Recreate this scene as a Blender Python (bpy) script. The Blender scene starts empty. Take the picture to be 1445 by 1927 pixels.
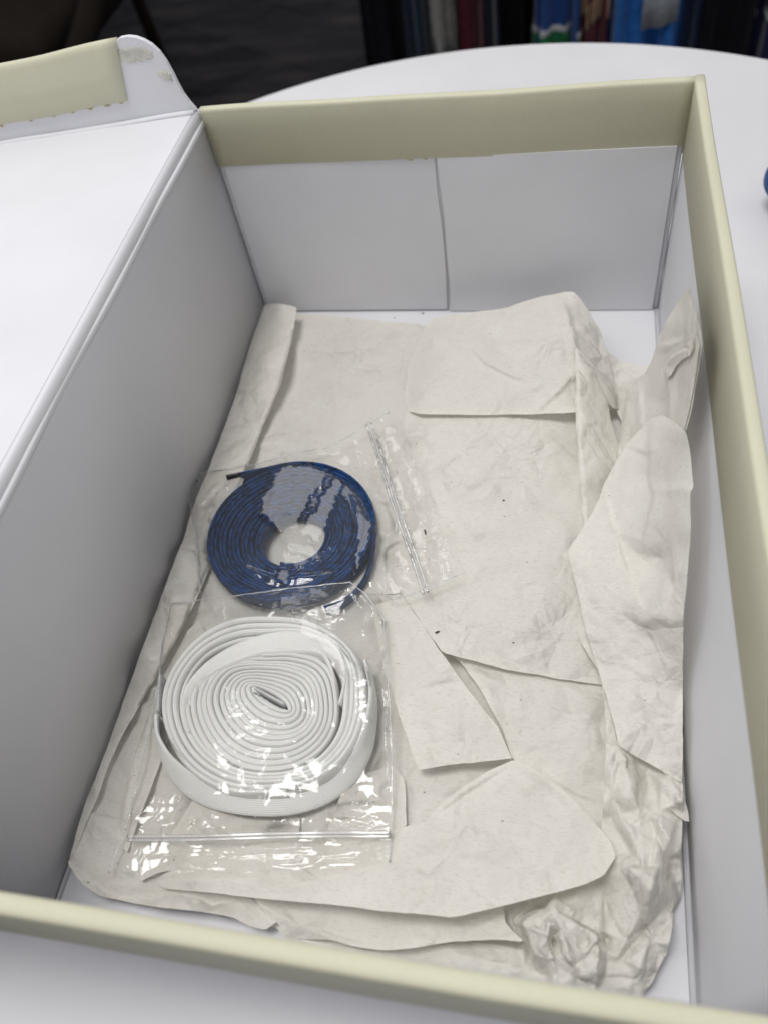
import bpy, bmesh, math, random
import numpy as np
from mathutils import Vector, Matrix
from mathutils.geometry import delaunay_2d_cdt

# ------------------------------------------------------------------ camera
S = bpy.context.scene
COL = S.collection
CAM = np.array([0.0665846, -0.0381861, 0.330071])
ROT = np.array([[0.97781375, -0.04299574, 0.20501617],
                [0.15490054, 0.80727133, -0.56948996],
                [-0.14101804, 0.58861223, 0.79602107]])
FPX, CU, CV = 1531.256, 722.5, 963.5          # focal length and centre of the 1445 x 1927 photograph
cam = bpy.data.cameras.new('camera')
camo = bpy.data.objects.new('camera', cam)
COL.objects.link(camo)
m4 = Matrix.Identity(4)
for i in range(3):
    for j in range(3):
        m4[i][j] = ROT[i, j]
    m4[i][3] = CAM[i]
camo.matrix_world = m4
cam.sensor_fit = 'VERTICAL'
cam.sensor_height = 36.0
cam.lens = FPX / 1927 * 36.0
cam.clip_start = 0.01
cam.clip_end = 60
cam.dof.use_dof = True
cam.dof.focus_distance = 0.345
cam.dof.aperture_fstop = 9.5
S.camera = camo

# ------------------------------------------------------------------ light: an office room
w = bpy.data.worlds.new('World')
S.world = w
w.use_nodes = True
w.node_tree.nodes['Background'].inputs[0].default_value = (0.93, 0.95, 1.0, 1)
w.node_tree.nodes['Background'].inputs[1].default_value = 0.46


def ceiling_lamp(x, y, z, sx, sy, power, col=(1, 0.985, 0.96), aim=None):
    l = bpy.data.lights.new('ceiling_lamp', 'AREA')
    l.shape = 'RECTANGLE'
    l.size, l.size_y = sx, sy
    l.energy = power
    l.color = col
    o = bpy.data.objects.new('ceiling_lamp', l)
    o.location = (x, y, z)
    if aim is not None:
        o.rotation_euler = (Vector(aim) - Vector((x, y, z))).to_track_quat('-Z', 'Y').to_euler()
    COL.objects.link(o)
    return o


LAMPS = {'over': (-0.30, 0.10, 1.95), 'key': (-1.9, 1.0, 1.95), 'veil': (-0.70, 2.15, 1.95)}
ceiling_lamp(*LAMPS['over'], 0.6, 0.6, 17.8)
ceiling_lamp(*LAMPS['key'], 0.6, 1.2, 9)
ceiling_lamp(*LAMPS['veil'], 0.7, 0.7, 4.8)
ceiling_lamp(-1.07, 0.10, 1.95, 0.3, 0.3, 3.5)

S.view_settings.view_transform = 'Standard'
S.view_settings.look = 'None'
S.view_settings.gamma = 1
S.view_settings.exposure = 0.1
S.render.engine = 'CYCLES'
S.cycles.max_bounces = 12
S.cycles.transparent_max_bounces = 24

# ------------------------------------------------------------------ measuring helpers
rnd = random.Random(7)


def rays(uv):
    uv = np.atleast_2d(np.asarray(uv, float))
    d = np.stack([(uv[:, 0] - CU) / FPX, -(uv[:, 1] - CV) / FPX, -np.ones(len(uv))], 1)
    return d @ ROT.T


def at(uv, z):                       # where a sight line meets height z
    d = rays(uv)
    t = (np.asarray(z, float) - CAM[2]) / d[:, 2]
    return CAM + t[:, None] * d


def at1(u, v, z):
    return at([(u, v)], z)[0]


def atx_z(u, v, x):                  # height at which it meets the plane x
    d = rays([(u, v)])[0]
    return CAM[2] + (x - CAM[0]) / d[0] * d[2]


def aty(u, v, y):
    d = rays([(u, v)])[0]
    return CAM + (y - CAM[1]) / d[1] * d


# ------------------------------------------------------------------ object helpers
def tag(o, label=None, cat=None, group=None, kind=None):
    if label: o['label'] = label
    if cat: o['category'] = cat
    if group: o['group'] = group
    if kind: o['kind'] = kind
    return o


def empty(name, loc, label, cat, group=None):
    o = bpy.data.objects.new(name, None)
    o.location = loc
    o.empty_display_size = 0.02
    COL.objects.link(o)
    return tag(o, label, cat, group)


ROOTLOC = {}


def link(name, me, mat, parent=None, smooth=True):
    o = bpy.data.objects.new(name, me)
    COL.objects.link(o)
    if mat: me.materials.append(mat)
    if smooth:
        for p in me.polygons: p.use_smooth = True
    if parent:
        o.parent = parent
        base = Vector((0, 0, 0))
        q = parent
        while q:
            base += Vector(q.location)
            q = q.parent
        me.transform(Matrix.Translation(-base))
    return o


def pydata(name, v, f, mat, parent=None, smooth=True):
    me = bpy.data.meshes.new(name)
    me.from_pydata([tuple(map(float, p)) for p in v], [], f)
    me.update()
    return link(name, me, mat, parent, smooth)


def bm_obj(name, bm, mat, parent=None, smooth=False):
    me = bpy.data.meshes.new(name)
    bmesh.ops.recalc_face_normals(bm, faces=bm.faces[:])
    bm.to_mesh(me)
    bm.free()
    return link(name, me, mat, parent, smooth)


def box(bm, lo, hi, bev=0.0, seg=2):
    r = bmesh.ops.create_cube(bm, size=1)
    vs = r['verts']
    for v in vs:
        for k in range(3):
            v.co[k] = lo[k] if v.co[k] < 0 else hi[k]
    if bev > 0:
        es = list({e for v in vs for e in v.link_edges})
        bmesh.ops.bevel(bm, geom=es, offset=bev, segments=seg, affect='EDGES', profile=0.5)
    return bm


def sweep_profile(name, prof, a, b, mat, parent, smooth=True, nseg=1, wob=None):
    """closed 2-D profile (list of (p, q)) swept from frame a to frame b; a(p,q) and b(p,q) give points."""
    n = len(prof)
    v, f = [], []
    for s in range(nseg + 1):
        t = s / nseg
        for (p, q) in prof:
            A, B = a(p, q), b(p, q)
            P = [A[k] * (1 - t) + B[k] * t for k in range(3)]
            if wob:
                d = wob(t)
                P = [P[k] + d[k] for k in range(3)]
            v.append(P)
    for s in range(nseg):
        for i in range(n):
            j = (i + 1) % n
            f.append((s * n + i, s * n + j, (s + 1) * n + j, (s + 1) * n + i))
    f.append(tuple(range(n - 1, -1, -1)))
    f.append(tuple(nseg * n + i for i in range(n)))
    o = pydata(name, v, f, mat, parent, False)
    for p in o.data.polygons[:-2]: p.use_smooth = smooth
    return o


# ------------------------------------------------------------------ materials
def newmat(name):
    m = bpy.data.materials.new(name)
    m.use_nodes = True
    nt = m.node_tree
    b = nt.nodes['Principled BSDF']
    return m, nt, b


def N(nt, typ, **kw):
    n = nt.nodes.new(typ)
    for k, v in kw.items():
        if k in n.inputs: n.inputs[k].default_value = v
        else: setattr(n, k, v)
    return n


def mixcol(nt, fac, a, b, blend='MIX'):
    n = nt.nodes.new('ShaderNodeMix')
    n.data_type = 'RGBA'
    n.blend_type = blend
    for sock, val in ((n.inputs[0], fac), (n.inputs[6], a), (n.inputs[7], b)):
        if hasattr(val, 'is_linked') or isinstance(val, bpy.types.NodeSocket): nt.links.new(val, sock)
        else: sock.default_value = val
    return n.outputs[2]


def ramp(nt, src, p0, p1, c0=(0, 0, 0, 1), c1=(1, 1, 1, 1)):
    r = nt.nodes.new('ShaderNodeValToRGB')
    r.color_ramp.elements[0].position = p0
    r.color_ramp.elements[1].position = p1
    r.color_ramp.elements[0].color = c0
    r.color_ramp.elements[1].color = c1
    nt.links.new(src, r.inputs[0])
    return r.outputs[0]


def objcoord(nt, scale=(1, 1, 1), rot=(0, 0, 0)):
    t = nt.nodes.new('ShaderNodeTexCoord')
    mp = nt.nodes.new('ShaderNodeMapping')
    mp.inputs['Scale'].default_value = scale
    mp.inputs['Rotation'].default_value = rot
    nt.links.new(t.outputs['Object'], mp.inputs[0])
    return mp.outputs[0]


def noise(nt, vec, scale, detail=3, rough=0.5):
    n = N(nt, 'ShaderNodeTexNoise')
    n.inputs['Scale'].default_value = scale
    n.inputs['Detail'].default_value = detail
    n.inputs['Roughness'].default_value = rough
    if vec is not None: nt.links.new(vec, n.inputs['Vector'])
    return n.outputs['Fac']


def bump(nt, h, strength, dist, b, prev=None):
    n = nt.nodes.new('ShaderNodeBump')
    n.inputs['Strength'].default_value = strength
    n.inputs['Distance'].default_value = dist
    nt.links.new(h, n.inputs['Height'])
    if prev: nt.links.new(prev, n.inputs['Normal'])
    if b is not None: nt.links.new(n.outputs[0], b.inputs['Normal'])
    return n.outputs[0]


def coated(name, col, rough=0.42, spec=0.5, grain=0.04, bumpd=0.00005, scale=900, wave=0.0):
    m, nt, b = newmat(name)
    v = objcoord(nt)
    n1 = noise(nt, v, scale, 4, 0.6)
    n2 = noise(nt, v, 14, 3, 0.5)
    c = mixcol(nt, n1, (*[x * (1 - grain) for x in col], 1), (*[min(1, x * (1 + grain)) for x in col], 1))
    c2 = mixcol(nt, ramp(nt, n2, 0.35, 0.7), (0.94, 0.94, 0.94, 1), (1, 1, 1, 1))
    c = mixcol(nt, 1.0, c, c2, 'MULTIPLY')
    nt.links.new(c, b.inputs['Base Color'])
    b.inputs['Roughness'].default_value = rough
    b.inputs['Specular IOR Level'].default_value = spec
    pr = bump(nt, n1, 0.25, bumpd, b)
    if wave: bump(nt, noise(nt, v, 22, 2, 0.5), 0.5, wave, b, pr)
    return m


WHITE = coated('white_coated_board', (0.755, 0.755, 0.785), 0.5, 0.25, wave=0.0014)
LAMINATE = coated('white_laminate', (0.735, 0.725, 0.74), 0.36, 0.45, 0.02)
GREYBOARD = coated('grey_board', (0.55, 0.55, 0.55), 0.6)
OLIVE = coated('olive_cream_paper', (0.635, 0.612, 0.462), 0.5, 0.3, 0.11, 0.00016, 1300, 0.001)


def paper_mat():
    m, nt, b = newmat('natural_tissue_paper')
    out = nt.nodes['Material Output']
    v = objcoord(nt)
    cloud = noise(nt, v, 60, 5, 0.65)
    vf = objcoord(nt, (1, 3.2, 1), (0, 0, 0.5))
    fibre = noise(nt, vf, 420, 5, 0.7)
    vf2 = objcoord(nt, (3.4, 1, 1), (0, 0, 0.2))
    fibre2 = noise(nt, vf2, 330, 4, 0.7)
    c = mixcol(nt, ramp(nt, cloud, 0.3, 0.72), (0.815, 0.785, 0.725, 1), (0.875, 0.85, 0.795, 1))
    c = mixcol(nt, ramp(nt, fibre, 0.52, 0.78), c, (0.665, 0.62, 0.55, 1))
    c = mixcol(nt, ramp(nt, fibre2, 0.62, 0.8), c, (0.88, 0.87, 0.84, 1))
    # tiny dark fibres in the pulp
    vor = N(nt, 'ShaderNodeTexVoronoi')
    vor.inputs['Scale'].default_value = 130
    vw = objcoord(nt, (1, 2.2, 1), (0, 0, 0.9))
    nt.links.new(vw, vor.inputs['Vector'])
    near = ramp(nt, vor.outputs['Distance'], 0.05, 0.075, (1, 1, 1, 1), (0, 0, 0, 1))
    sep = N(nt, 'ShaderNodeSeparateColor')
    nt.links.new(vor.outputs['Color'], sep.inputs[0])
    pick = N(nt, 'ShaderNodeMath', operation='GREATER_THAN')
    pick.inputs[1].default_value = 0.86
    nt.links.new(sep.outputs[0], pick.inputs[0])
    mul = N(nt, 'ShaderNodeMath', operation='MULTIPLY')
    nt.links.new(near, mul.inputs[0]); nt.links.new(pick.outputs[0], mul.inputs[1])
    c = mixcol(nt, mul.outputs[0], c, (0.22, 0.18, 0.14, 1))
    nt.links.new(c, b.inputs['Base Color'])
    b.inputs['Roughness'].default_value = 0.8
    b.inputs['Specular IOR Level'].default_value = 0.12
    pr = bump(nt, fibre, 0.35, 0.00012, b)
    mid = noise(nt, v, 130, 3, 0.55)
    pr = bump(nt, mid, 0.10, 0.0006, b, pr)
    # crumple relief: flat little facets between sharp creases, stronger in some places than in others
    wn = N(nt, 'ShaderNodeTexNoise'); wn.inputs['Scale'].default_value = 26; wn.inputs['Detail'].default_value = 2
    nt.links.new(v, wn.inputs['Vector'])
    wv = N(nt, 'ShaderNodeVectorMath', operation='SCALE'); wv.inputs['Scale'].default_value = 0.022
    nt.links.new(wn.outputs['Color'], wv.inputs[0])
    wa = N(nt, 'ShaderNodeVectorMath', operation='ADD')
    nt.links.new(v, wa.inputs[0]); nt.links.new(wv.outputs[0], wa.inputs[1])
    mask = ramp(nt, noise(nt, v, 17, 2, 0.5), 0.35, 0.66)
    for sc, st, di in ((24, 0.75, 0.0034), (58, 0.85, 0.0016), (150, 0.6, 0.0005)):
        vd = N(nt, 'ShaderNodeTexVoronoi'); vd.feature = 'DISTANCE_TO_EDGE'; vd.inputs['Scale'].default_value = sc
        nt.links.new(wa.outputs[0], vd.inputs['Vector'])
        mm = N(nt, 'ShaderNodeMath', operation='MULTIPLY')
        nt.links.new(vd.outputs['Distance'], mm.inputs[0]); nt.links.new(mask, mm.inputs[1])
        pr = bump(nt, mm.outputs[0], st, di * 3, b, pr)
    tr = N(nt, 'ShaderNodeBsdfTranslucent')
    nt.links.new(c, tr.inputs['Color'])
    mx = N(nt, 'ShaderNodeMixShader')
    mx.inputs[0].default_value = 0.24
    nt.links.new(b.outputs[0], mx.inputs[1]); nt.links.new(tr.outputs[0], mx.inputs[2])
    nt.links.new(mx.outputs[0], out.inputs['Surface'])
    return m


PAPER = paper_mat()


def film_mat(name='clear_plastic_film', haze=0.02, rough=0.085, gain=1.0):
    m, nt, b = newmat(name)
    out = nt.nodes['Material Output']
    nt.nodes.remove(b)
    tr = N(nt, 'ShaderNodeBsdfTransparent'); tr.inputs[0].default_value = (1, 1, 1, 1)
    gl = N(nt, 'ShaderNodeBsdfGlossy'); gl.inputs['Roughness'].default_value = rough
    gl.inputs['Color'].default_value = (1, 1, 1, 1)
    df = N(nt, 'ShaderNodeBsdfDiffuse'); df.inputs[0].default_value = (0.85, 0.85, 0.86, 1)
    fr = N(nt, 'ShaderNodeFresnel'); fr.inputs['IOR'].default_value = 1.5
    mu = N(nt, 'ShaderNodeMath', operation='MULTIPLY', use_clamp=True); mu.inputs[1].default_value = gain
    nt.links.new(fr.outputs[0], mu.inputs[0])
    v = objcoord(nt)
    n1 = noise(nt, v, 150, 3, 0.6)
    n2 = noise(nt, objcoord(nt, (1, 4, 1), (0, 0, 0.6)), 90, 2, 0.5)
    nr = bump(nt, n1, 0.10, 0.001, None)
    nr = bump(nt, n2, 0.08, 0.001, None, nr)
    nt.links.new(nr, gl.inputs['Normal'])
    m1 = N(nt, 'ShaderNodeMixShader'); m1.inputs[0].default_value = haze
    nt.links.new(tr.outputs[0], m1.inputs[1]); nt.links.new(df.outputs[0], m1.inputs[2])
    m2 = N(nt, 'ShaderNodeMixShader')
    nt.links.new(mu.outputs[0], m2.inputs[0])
    nt.links.new(m1.outputs[0], m2.inputs[1]); nt.links.new(gl.outputs[0], m2.inputs[2])
    nt.links.new(m2.outputs[0], out.inputs['Surface'])
    return m


FILM = film_mat()
SEAMM = film_mat('clear_heat_seal', 0.30, 0.15, 1.5)
ZIPM = film_mat('clear_zip_plastic', 0.22, 0.15, 1.5)


def lace_mat(name, c1, c2, bias, bw, rh, rough=0.75, sheen=0.3, bd=0.00035):
    m, nt, b = newmat(name)
    t = N(nt, 'ShaderNodeUVMap')
    mp = N(nt, 'ShaderNodeMapping')
    mp.inputs['Scale'].default_value = (1000, 1000, 1)
    mp.inputs['Rotation'].default_value = (0, 0, 0.0)
    nt.links.new(t.outputs[0], mp.inputs[0])
    br = N(nt, 'ShaderNodeTexBrick')
    br.inputs['Scale'].default_value = 1
    br.inputs['Brick Width'].default_value = bw
    br.inputs['Row Height'].default_value = rh
    br.inputs['Mortar Size'].default_value = 0.11
    br.inputs['Mortar Smooth'].default_value = 1.0
    br.inputs['Bias'].default_value = bias
    br.inputs['Color1'].default_value = (*c1, 1)
    br.inputs['Color2'].default_value = (*c2, 1)
    br.inputs['Mortar'].default_value = (*[x * 0.8 for x in c2], 1)
    nt.links.new(mp.outputs[0], br.inputs['Vector'])
    n = noise(nt, objcoord(nt), 260, 3, 0.6)
    c = mixcol(nt, ramp(nt, n, 0.35, 0.7), br.outputs['Color'], (*[x * 0.95 for x in c1], 1)) if c1[0] > 0.5 else br.outputs['Color']
    nt.links.new(c, b.inputs['Base Color'])
    inv = N(nt, 'ShaderNodeMath', operation='SUBTRACT'); inv.inputs[0].default_value = 1
    nt.links.new(br.outputs['Fac'], inv.inputs[1])
    pr = bump(nt, inv.outputs[0], 0.75, bd, b)
    n2 = noise(nt, objcoord(nt), 2600, 2, 0.5)
    bump(nt, n2, 0.4, 0.0001, b, pr)
    b.inputs['Roughness'].default_value = rough
    b.inputs['Specular IOR Level'].default_value = 0.25
    b.inputs['Sheen Weight'].default_value = sheen
    b.inputs['Sheen Roughness'].default_value = 0.4
    if c1[0] > 0.5:
        b.inputs['Subsurface Weight'].default_value = 0.5
        b.inputs['Subsurface Radius'].default_value = (1, 1, 1)
        b.inputs['Subsurface Scale'].default_value = 0.0018
    return m


WLACE = lace_mat('white_woven_cotton', (0.965, 0.96, 0.925), (0.94, 0.935, 0.90), 0.0, 1.5, 0.85, 0.75, 0.3, 0.0006)
BLACE = lace_mat('navy_blue_woven_cord', (0.009, 0.080, 0.29), (0.002, 0.005, 0.011), -0.05, 2.4, 0.8, 0.6, 0.10, 0.0006)


def plain(name, col, rough=0.7, spec=0.3, sheen=0.0, var=0.25, scale=30, bumpd=0.0):
    m, nt, b = newmat(name)
    n = noise(nt, objcoord(nt), scale, 4, 0.6)
    c = mixcol(nt, ramp(nt, n, 0.3, 0.7), (*[x * (1 - var) for x in col], 1), (*[min(1, x * (1 + var)) for x in col], 1))
    nt.links.new(c, b.inputs['Base Color'])
    b.inputs['Roughness'].default_value = rough
    b.inputs['Specular IOR Level'].default_value = spec
    b.inputs['Sheen Weight'].default_value = sheen
    if bumpd: bump(nt, n, 0.5, bumpd, b)
    return m


GLUE = plain('dried_glue', (0.50, 0.44, 0.27), 0.35, 0.5, 0, 0.2, 300)
GLUESTAIN = plain('glue_smear', (0.62, 0.60, 0.53), 0.2, 0.7, 0, 0.22, 120, 0.0006)
SPECK = plain('dark_fibre', (0.06, 0.05, 0.045), 0.8)
AGLETB = plain('black_lace_tip', (0.012, 0.013, 0.02), 0.3, 0.5)
AGLETW = plain('clear_lace_tip', (0.62, 0.62, 0.63), 0.2, 0.6)
PRINT = plain('grey_lettering', (0.08, 0.08, 0.09), 0.5)

# ------------------------------------------------------------------ setting: floor of the room
def carpet_mat():
    m, nt, b = newmat('dark_carpet')
    v = objcoord(nt)
    st = objcoord(nt, (2.2, 9, 1), (0, 0, 0.45))
    n1 = noise(nt, st, 1.6, 4, 0.6)
    n2 = noise(nt, v, 220, 3, 0.6)
    br = N(nt, 'ShaderNodeTexBrick')
    br.inputs['Scale'].default_value = 1
    br.inputs['Brick Width'].default_value = 0.5
    br.inputs['Row Height'].default_value = 0.25
    br.inputs['Mortar Size'].default_value = 0.003
    br.inputs['Color1'].default_value = (0.016, 0.016, 0.023, 1)
    br.inputs['Color2'].default_value = (0.031, 0.029, 0.034, 1)
    br.inputs['Mortar'].default_value = (0.006, 0.006, 0.007, 1)
    nt.links.new(objcoord(nt, (1, 1, 1), (0, 0, 0.6)), br.inputs['Vector'])
    c = mixcol(nt, ramp(nt, n1, 0.47, 0.72), br.outputs['Color'], (0.075, 0.064, 0.062, 1))
    c = mixcol(nt, ramp(nt, n2, 0.3, 0.75), c, (0.006, 0.006, 0.007, 1))
    nt.links.new(c, b.inputs['Base Color'])
    b.inputs['Roughness'].default_value = 0.95
    b.inputs['Specular IOR Level'].default_value = 0.05
    bump(nt, n2, 0.6, 0.004, b)
    return m


o = pydata('floor', [(-8, -8, -0.75), (8, -8, -0.75), (8, 8, -0.75), (-8, 8, -0.75)], [(0, 1, 2, 3)], carpet_mat(), None, False)
tag(o, kind='structure')

# ------------------------------------------------------------------ round table
TC = (0.014, 0.3037); TR = 0.395; TZ = -0.0032
table = empty('round_table', (TC[0], TC[1], -0.75), 'round white laminate table under the open shoe box', 'table')


def disc(name, prof, mat, parent, n=160):
    v, f = [], []
    k = len(prof)
    for i in range(n):
        a = 2 * math.pi * i / n
        for r, z in prof: v.append((TC[0] + r * math.cos(a), TC[1] + r * math.sin(a), z))
    for i in range(n):
        j = (i + 1) % n
        for q in range(k - 1): f.append((i * k + q, j * k + q, j * k + q + 1, i * k + q + 1))
    f.append(tuple(i * k + k - 1 for i in range(n)))
    f.append(tuple(i * k for i in reversed(range(n))))
    o = pydata(name, v, f, mat, parent, False)
    for p in o.data.polygons[:-2]: p.use_smooth = True
    return o


disc('table_top', [(TR - 0.004, TZ - 0.024), (TR - 0.001, TZ - 0.021), (TR - 0.001, TZ - 0.004), (TR - 0.002, TZ - 0.0015), (TR - 0.0045, TZ)], LAMINATE, table)
DARKM = plain('dark_painted_metal', (0.03, 0.03, 0.033), 0.4, 0.5)
disc('pedestal', [(0.035, -0.72), (0.03, -0.6), (0.03, TZ - 0.025)], DARKM, table, 32)
disc('table_foot', [(0.26, -0.7495), (0.255, -0.735), (0.06, -0.715)], DARKM, table, 64)

# ------------------------------------------------------------------ the shoe box
W2, L, H = 0.12, 0.3525, 0.1321
BT = 0.0038                          # wall thickness
shoe = empty('shoe_box', (0, 0.17, 0), 'open white lined cardboard shoe box with olive cream rim bands', 'shoe box')

bm = bmesh.new(); box(bm, (-W2 - 0.003, -0.0085, -0.003), (W2 + 0.003, L + 0.003, 0.0))
bm_obj('base_panel', bm, WHITE, shoe)


def wall_profile(t, h0, h1, r):
    """(outwards p, height q) outline of a wall with a rounded rim"""
    pr = [(0, h0), (0, h1 - r)]
    for i in range(1, 7):
        a = math.pi - i * math.pi / 6
        pr.append((t / 2 + t / 2 * math.cos(a), h1 - r + r * math.sin(a)))
    pr.append((t, h0))
    return pr


def pw(x): return math.copysign(abs(x) ** 0.7, x)


def band_profile(t, h1, drop, r, e):
    """thin strip folded over the rim: inner drop, rounded top, outer drop"""
    inn = [(-e, h1 - drop), (-e, h1 - r)]
    for i in range(1, 8):
        a = math.pi - i * math.pi / 8
        inn.append((t / 2 + (t / 2 + e) * pw(math.cos(a)), h1 - r + (r + e) * pw(math.sin(a))))
    inn += [(t + e, h1 - r), (t + e, h1 - drop * 0.9)]
    g = e - 0.0001
    back = [(t + e - g, h1 - drop * 0.9)]
    for i in range(7, 0, -1):
        a = math.pi - i * math.pi / 8
        back.append((t / 2 + (t / 2 + e - g) * pw(math.cos(a)), h1 - r + (r + e - g) * pw(math.sin(a))))
    back += [(-e + g, h1 - r), (-e + g, h1 - drop)]
    return inn + back


# far end wall (vertical)
ew = sweep_profile('end_wall', wall_profile(BT, 0.0, H - 0.0008, 0.0012),
                   lambda p, q: (-W2 - 0.0046, L + p, q), lambda p, q: (W2 - 0.0004, L + p, q), WHITE, shoe)
BD = 0.0312


def wob_far(t):
    return (0, 0.0003 * math.sin(t * 9), 0.00035 * math.sin(t * 5.3 + 1) + 0.0002 * math.sin(t * 17))


sweep_profile('trim_band', band_profile(BT, H, BD, 0.0014, 0.0005),
              lambda p, q: (-W2 - 0.0004 + max(0, (H - q)) * 0.01, L - 0.0013 + p, q), lambda p, q: (W2 + 0.0012 - max(0, (H - q)) * 0.03, L - 0.0013 + p, q), OLIVE, ew, True, 40, wob_far)

# liner sheets on the far wall: right one overlaps the left one with a slightly bowed edge
def liner(name, xs0, xs1, y0, th, z0, z1, n=14):
    v, f = [], []
    for i in range(n + 1):
        t = i / n
        z = z0 + (z1 - z0) * t
        a, b = xs0(t), xs1(t)
        for x in (a, b):
            for y in (y0, y0 - th): v.append((x, y, z))
    for i in range(n):
        q = i * 4; r = q + 4
        f += [(q + 1, q + 3, r + 3, r + 1), (q + 0, r + 0, r + 2, q + 2), (q, q + 1, r + 1, r), (q + 3, q + 2, r + 2, r + 3)]
    f += [(0, 2, 3, 1), (n * 4, n * 4 + 1, n * 4 + 3, n * 4 + 2)]
    return pydata(name, v, f, WHITE, ew, False)


liner('liner_sheet', lambda t: -W2 + 0.0031, lambda t: -0.0034 + 0.0016 * t + 0.0013 * math.sin(math.pi * min(1, t * 1.25)), L - 0.0001, 0.0011, 0.0016, H - BD + 0.0002)
liner('liner_sheet', lambda t: -0.0016 + 0.0016 * t + 0.0013 * math.sin(math.pi * min(1, t * 1.25)) * (t > 0) + 0.0004 * math.sin(11 * t),
      lambda t: W2 - 0.0032, L - 0.0001, 0.0019, 0.0007, H - BD + 0.0002)
# narrow corner folds
for sx in (-1, 1):
    v, f = [], []
    n = 10
    for i in range(n + 1):
        z = 0.001 + (H - 0.028) * i / n
        for k in range(6):
            a = math.pi * k / 5
            wv = 0.0002 * math.sin(i * 1.9 + sx)
            v.append((sx * (W2 - 0.0015) + 0.0013 * math.cos(a) + wv, L + 0.0003 - 0.0006 * math.sin(a), z))
    for i in range(n):
        for k in range(5): f.append((i * 6 + k, i * 6 + k + 1, i * 6 + k + 7, i * 6 + k + 6))
    pydata('corner_fold', v, f, WHITE, ew)

# glue under the far band
def blob(name, c, rx, rz, ry, mat, parent, seed=0):
    r = random.Random(seed)
    bm = bmesh.new()
    bmesh.ops.create_uvsphere(bm, u_segments=14, v_segments=8, radius=1)
    ph = r.random() * 6
    for v in bm.verts:
        a = math.atan2(v.co.z, v.co.x)
        k = 1 + 0.18 * math.sin(3 * a + ph) + 0.1 * math.sin(5 * a + 2 * ph)
        v.co = Vector((c[0] + v.co.x * rx * k, c[1] + v.co.y * ry, c[2] + v.co.z * rz * k))
    return bm_obj(name, bm, mat, parent, True)


for i, (u, v_, rr) in enumerate([(770, 291, 2.2), (800, 290, 1.5), (848, 289, 2.8), (893, 287, 2.4), (940, 284, 1.6), (976, 276, .8), (1120, 276, .8)]):
    p = aty(u, v_ - 2.5, L - 0.001)
    blob('glue_spot', (p[0], L - 0.0009, H - BD - 0.0002), rr * 0.0012, 0.0007 + rr * 0.0003, 0.0006, GLUE, ew, i)

# right side wall (leans outwards a hair) and its band
def bulge(y):
    t = max(0.0, (L - y) / L)
    return 0.0052 * t ** 1.1


def long_wall(name, prof, y0, y1, mat, parent, n=40, wob=None):
    v, f = [], []
    m = len(prof)
    for s_ in range(n + 1):
        y = y0 + (y1 - y0) * s_ / n
        d = wob(s_ / n) if wob else (0, 0, 0)
        for p, q in prof:
            v.append((W2 + p + (0.0004 + bulge(y)) * (max(q, 0) / H) ** 1.3 + d[0], y, q + d[2]))
    for s_ in range(n):
        for i in range(m): f.append((s_ * m + i, s_ * m + (i + 1) % m, (s_ + 1) * m + (i + 1) % m, (s_ + 1) * m + i))
    f += [tuple(range(m - 1, -1, -1)), tuple(n * m + i for i in range(m))]
    o = pydata(name, v, f, mat, parent, False)
    for p in o.data.polygons[:-2]: p.use_smooth = True
    return o


_wp = wall_profile(BT, 0.0, H - 0.0008, 0.0012)
_wp = [(0, (H - 0.0026) * i / 10) for i in range(10)] + _wp[1:-1] + [(BT, (H - 0.0026) * i / 10) for i in range(9, -1, -1)]
rw = long_wall('side_wall', _wp, -0.012, L + 0.002, WHITE, shoe)


def wob_r(t):
    return (0.0002 * math.sin(t * 13), 0, 0.0003 * math.sin(t * 6 + 2))


long_wall('trim_band', band_profile(BT, H, 0.0365, 0.0014, 0.0005), -0.016, L + 0.0022, OLIVE, rw, 40, wob_r)
# folded board strip along the foot of the right wall
sweep_profile('foot_fold', [(0.0012, 0.0002), (0.0016, 0.0008), (0.0022, 0.0014), (0.0034, 0.0018), (0.0034, 0.0002)], lambda p, q: (W2 - 0.0032 + p, -0.008, q),
              lambda p, q: (W2 - 0.0032 + p, L - 0.002, q), WHITE, rw)

# near end wall leans outwards over the table
YF = -0.0165


def front_y(q):
    if q < 0.1: return -0.0065 - 0.0095 * (max(q, 0) / 0.1) ** 0.9
    return -0.016 + 0.0012 * (q - 0.1) / 0.032


def fframe(x):
    def fn(p, q):
        t = q / H
        return (x, front_y(q) - p, q)
    return fn


v, f = [], []
nq, nx = 12, 30
fw_prof = wall_profile(0.0042, 0.0, H - 0.0006, 0.0014)
fw = sweep_profile('end_wall', [(0, H * i / 8) for i in range(8)] + fw_prof[1:-1] + [(0.0042, H * i / 8) for i in range(7, -1, -1)],
                   fframe(-0.1215), fframe(0.1245), WHITE, shoe, True)
bp = band_profile(0.0042, H + 0.0002, 0.031, 0.0016, 0.0005)


def ffr2(x):
    def fn(p, q):
        t = min(1, q / H)
        return (x, front_y(q) - p, q)
    return fn


def wob_f(t):
    return (0, 0.0006 * math.sin(t * 5) - 0.0008 * math.sin(t * 3.1), 0.0005 * math.sin(t * 7 + 1))


sweep_profile('trim_band', bp, ffr2(-0.121), ffr2(0.1245), OLIVE, fw, True, 40, wob_f)

# left side wall with the rolled hinge into the lid
hz = H - 0.0006
lw_prof = [(0, 0.0), (0, hz - 0.0042)]
for i in range(1, 7):
    a = i * math.pi / 12
    lw_prof.append((0.0026 - 0.0026 * math.cos(a), hz - 0.0042 + 0.0042 * math.sin(a)))
lw_prof += [(0.0046, hz - 0.0006), (0.0046, hz - 0.003), (0.0040, 0.0)]


def lframe(y, y2=None):
    return lambda p, q: (-W2 - p - 0.0004 * q / H, y, q)


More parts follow.
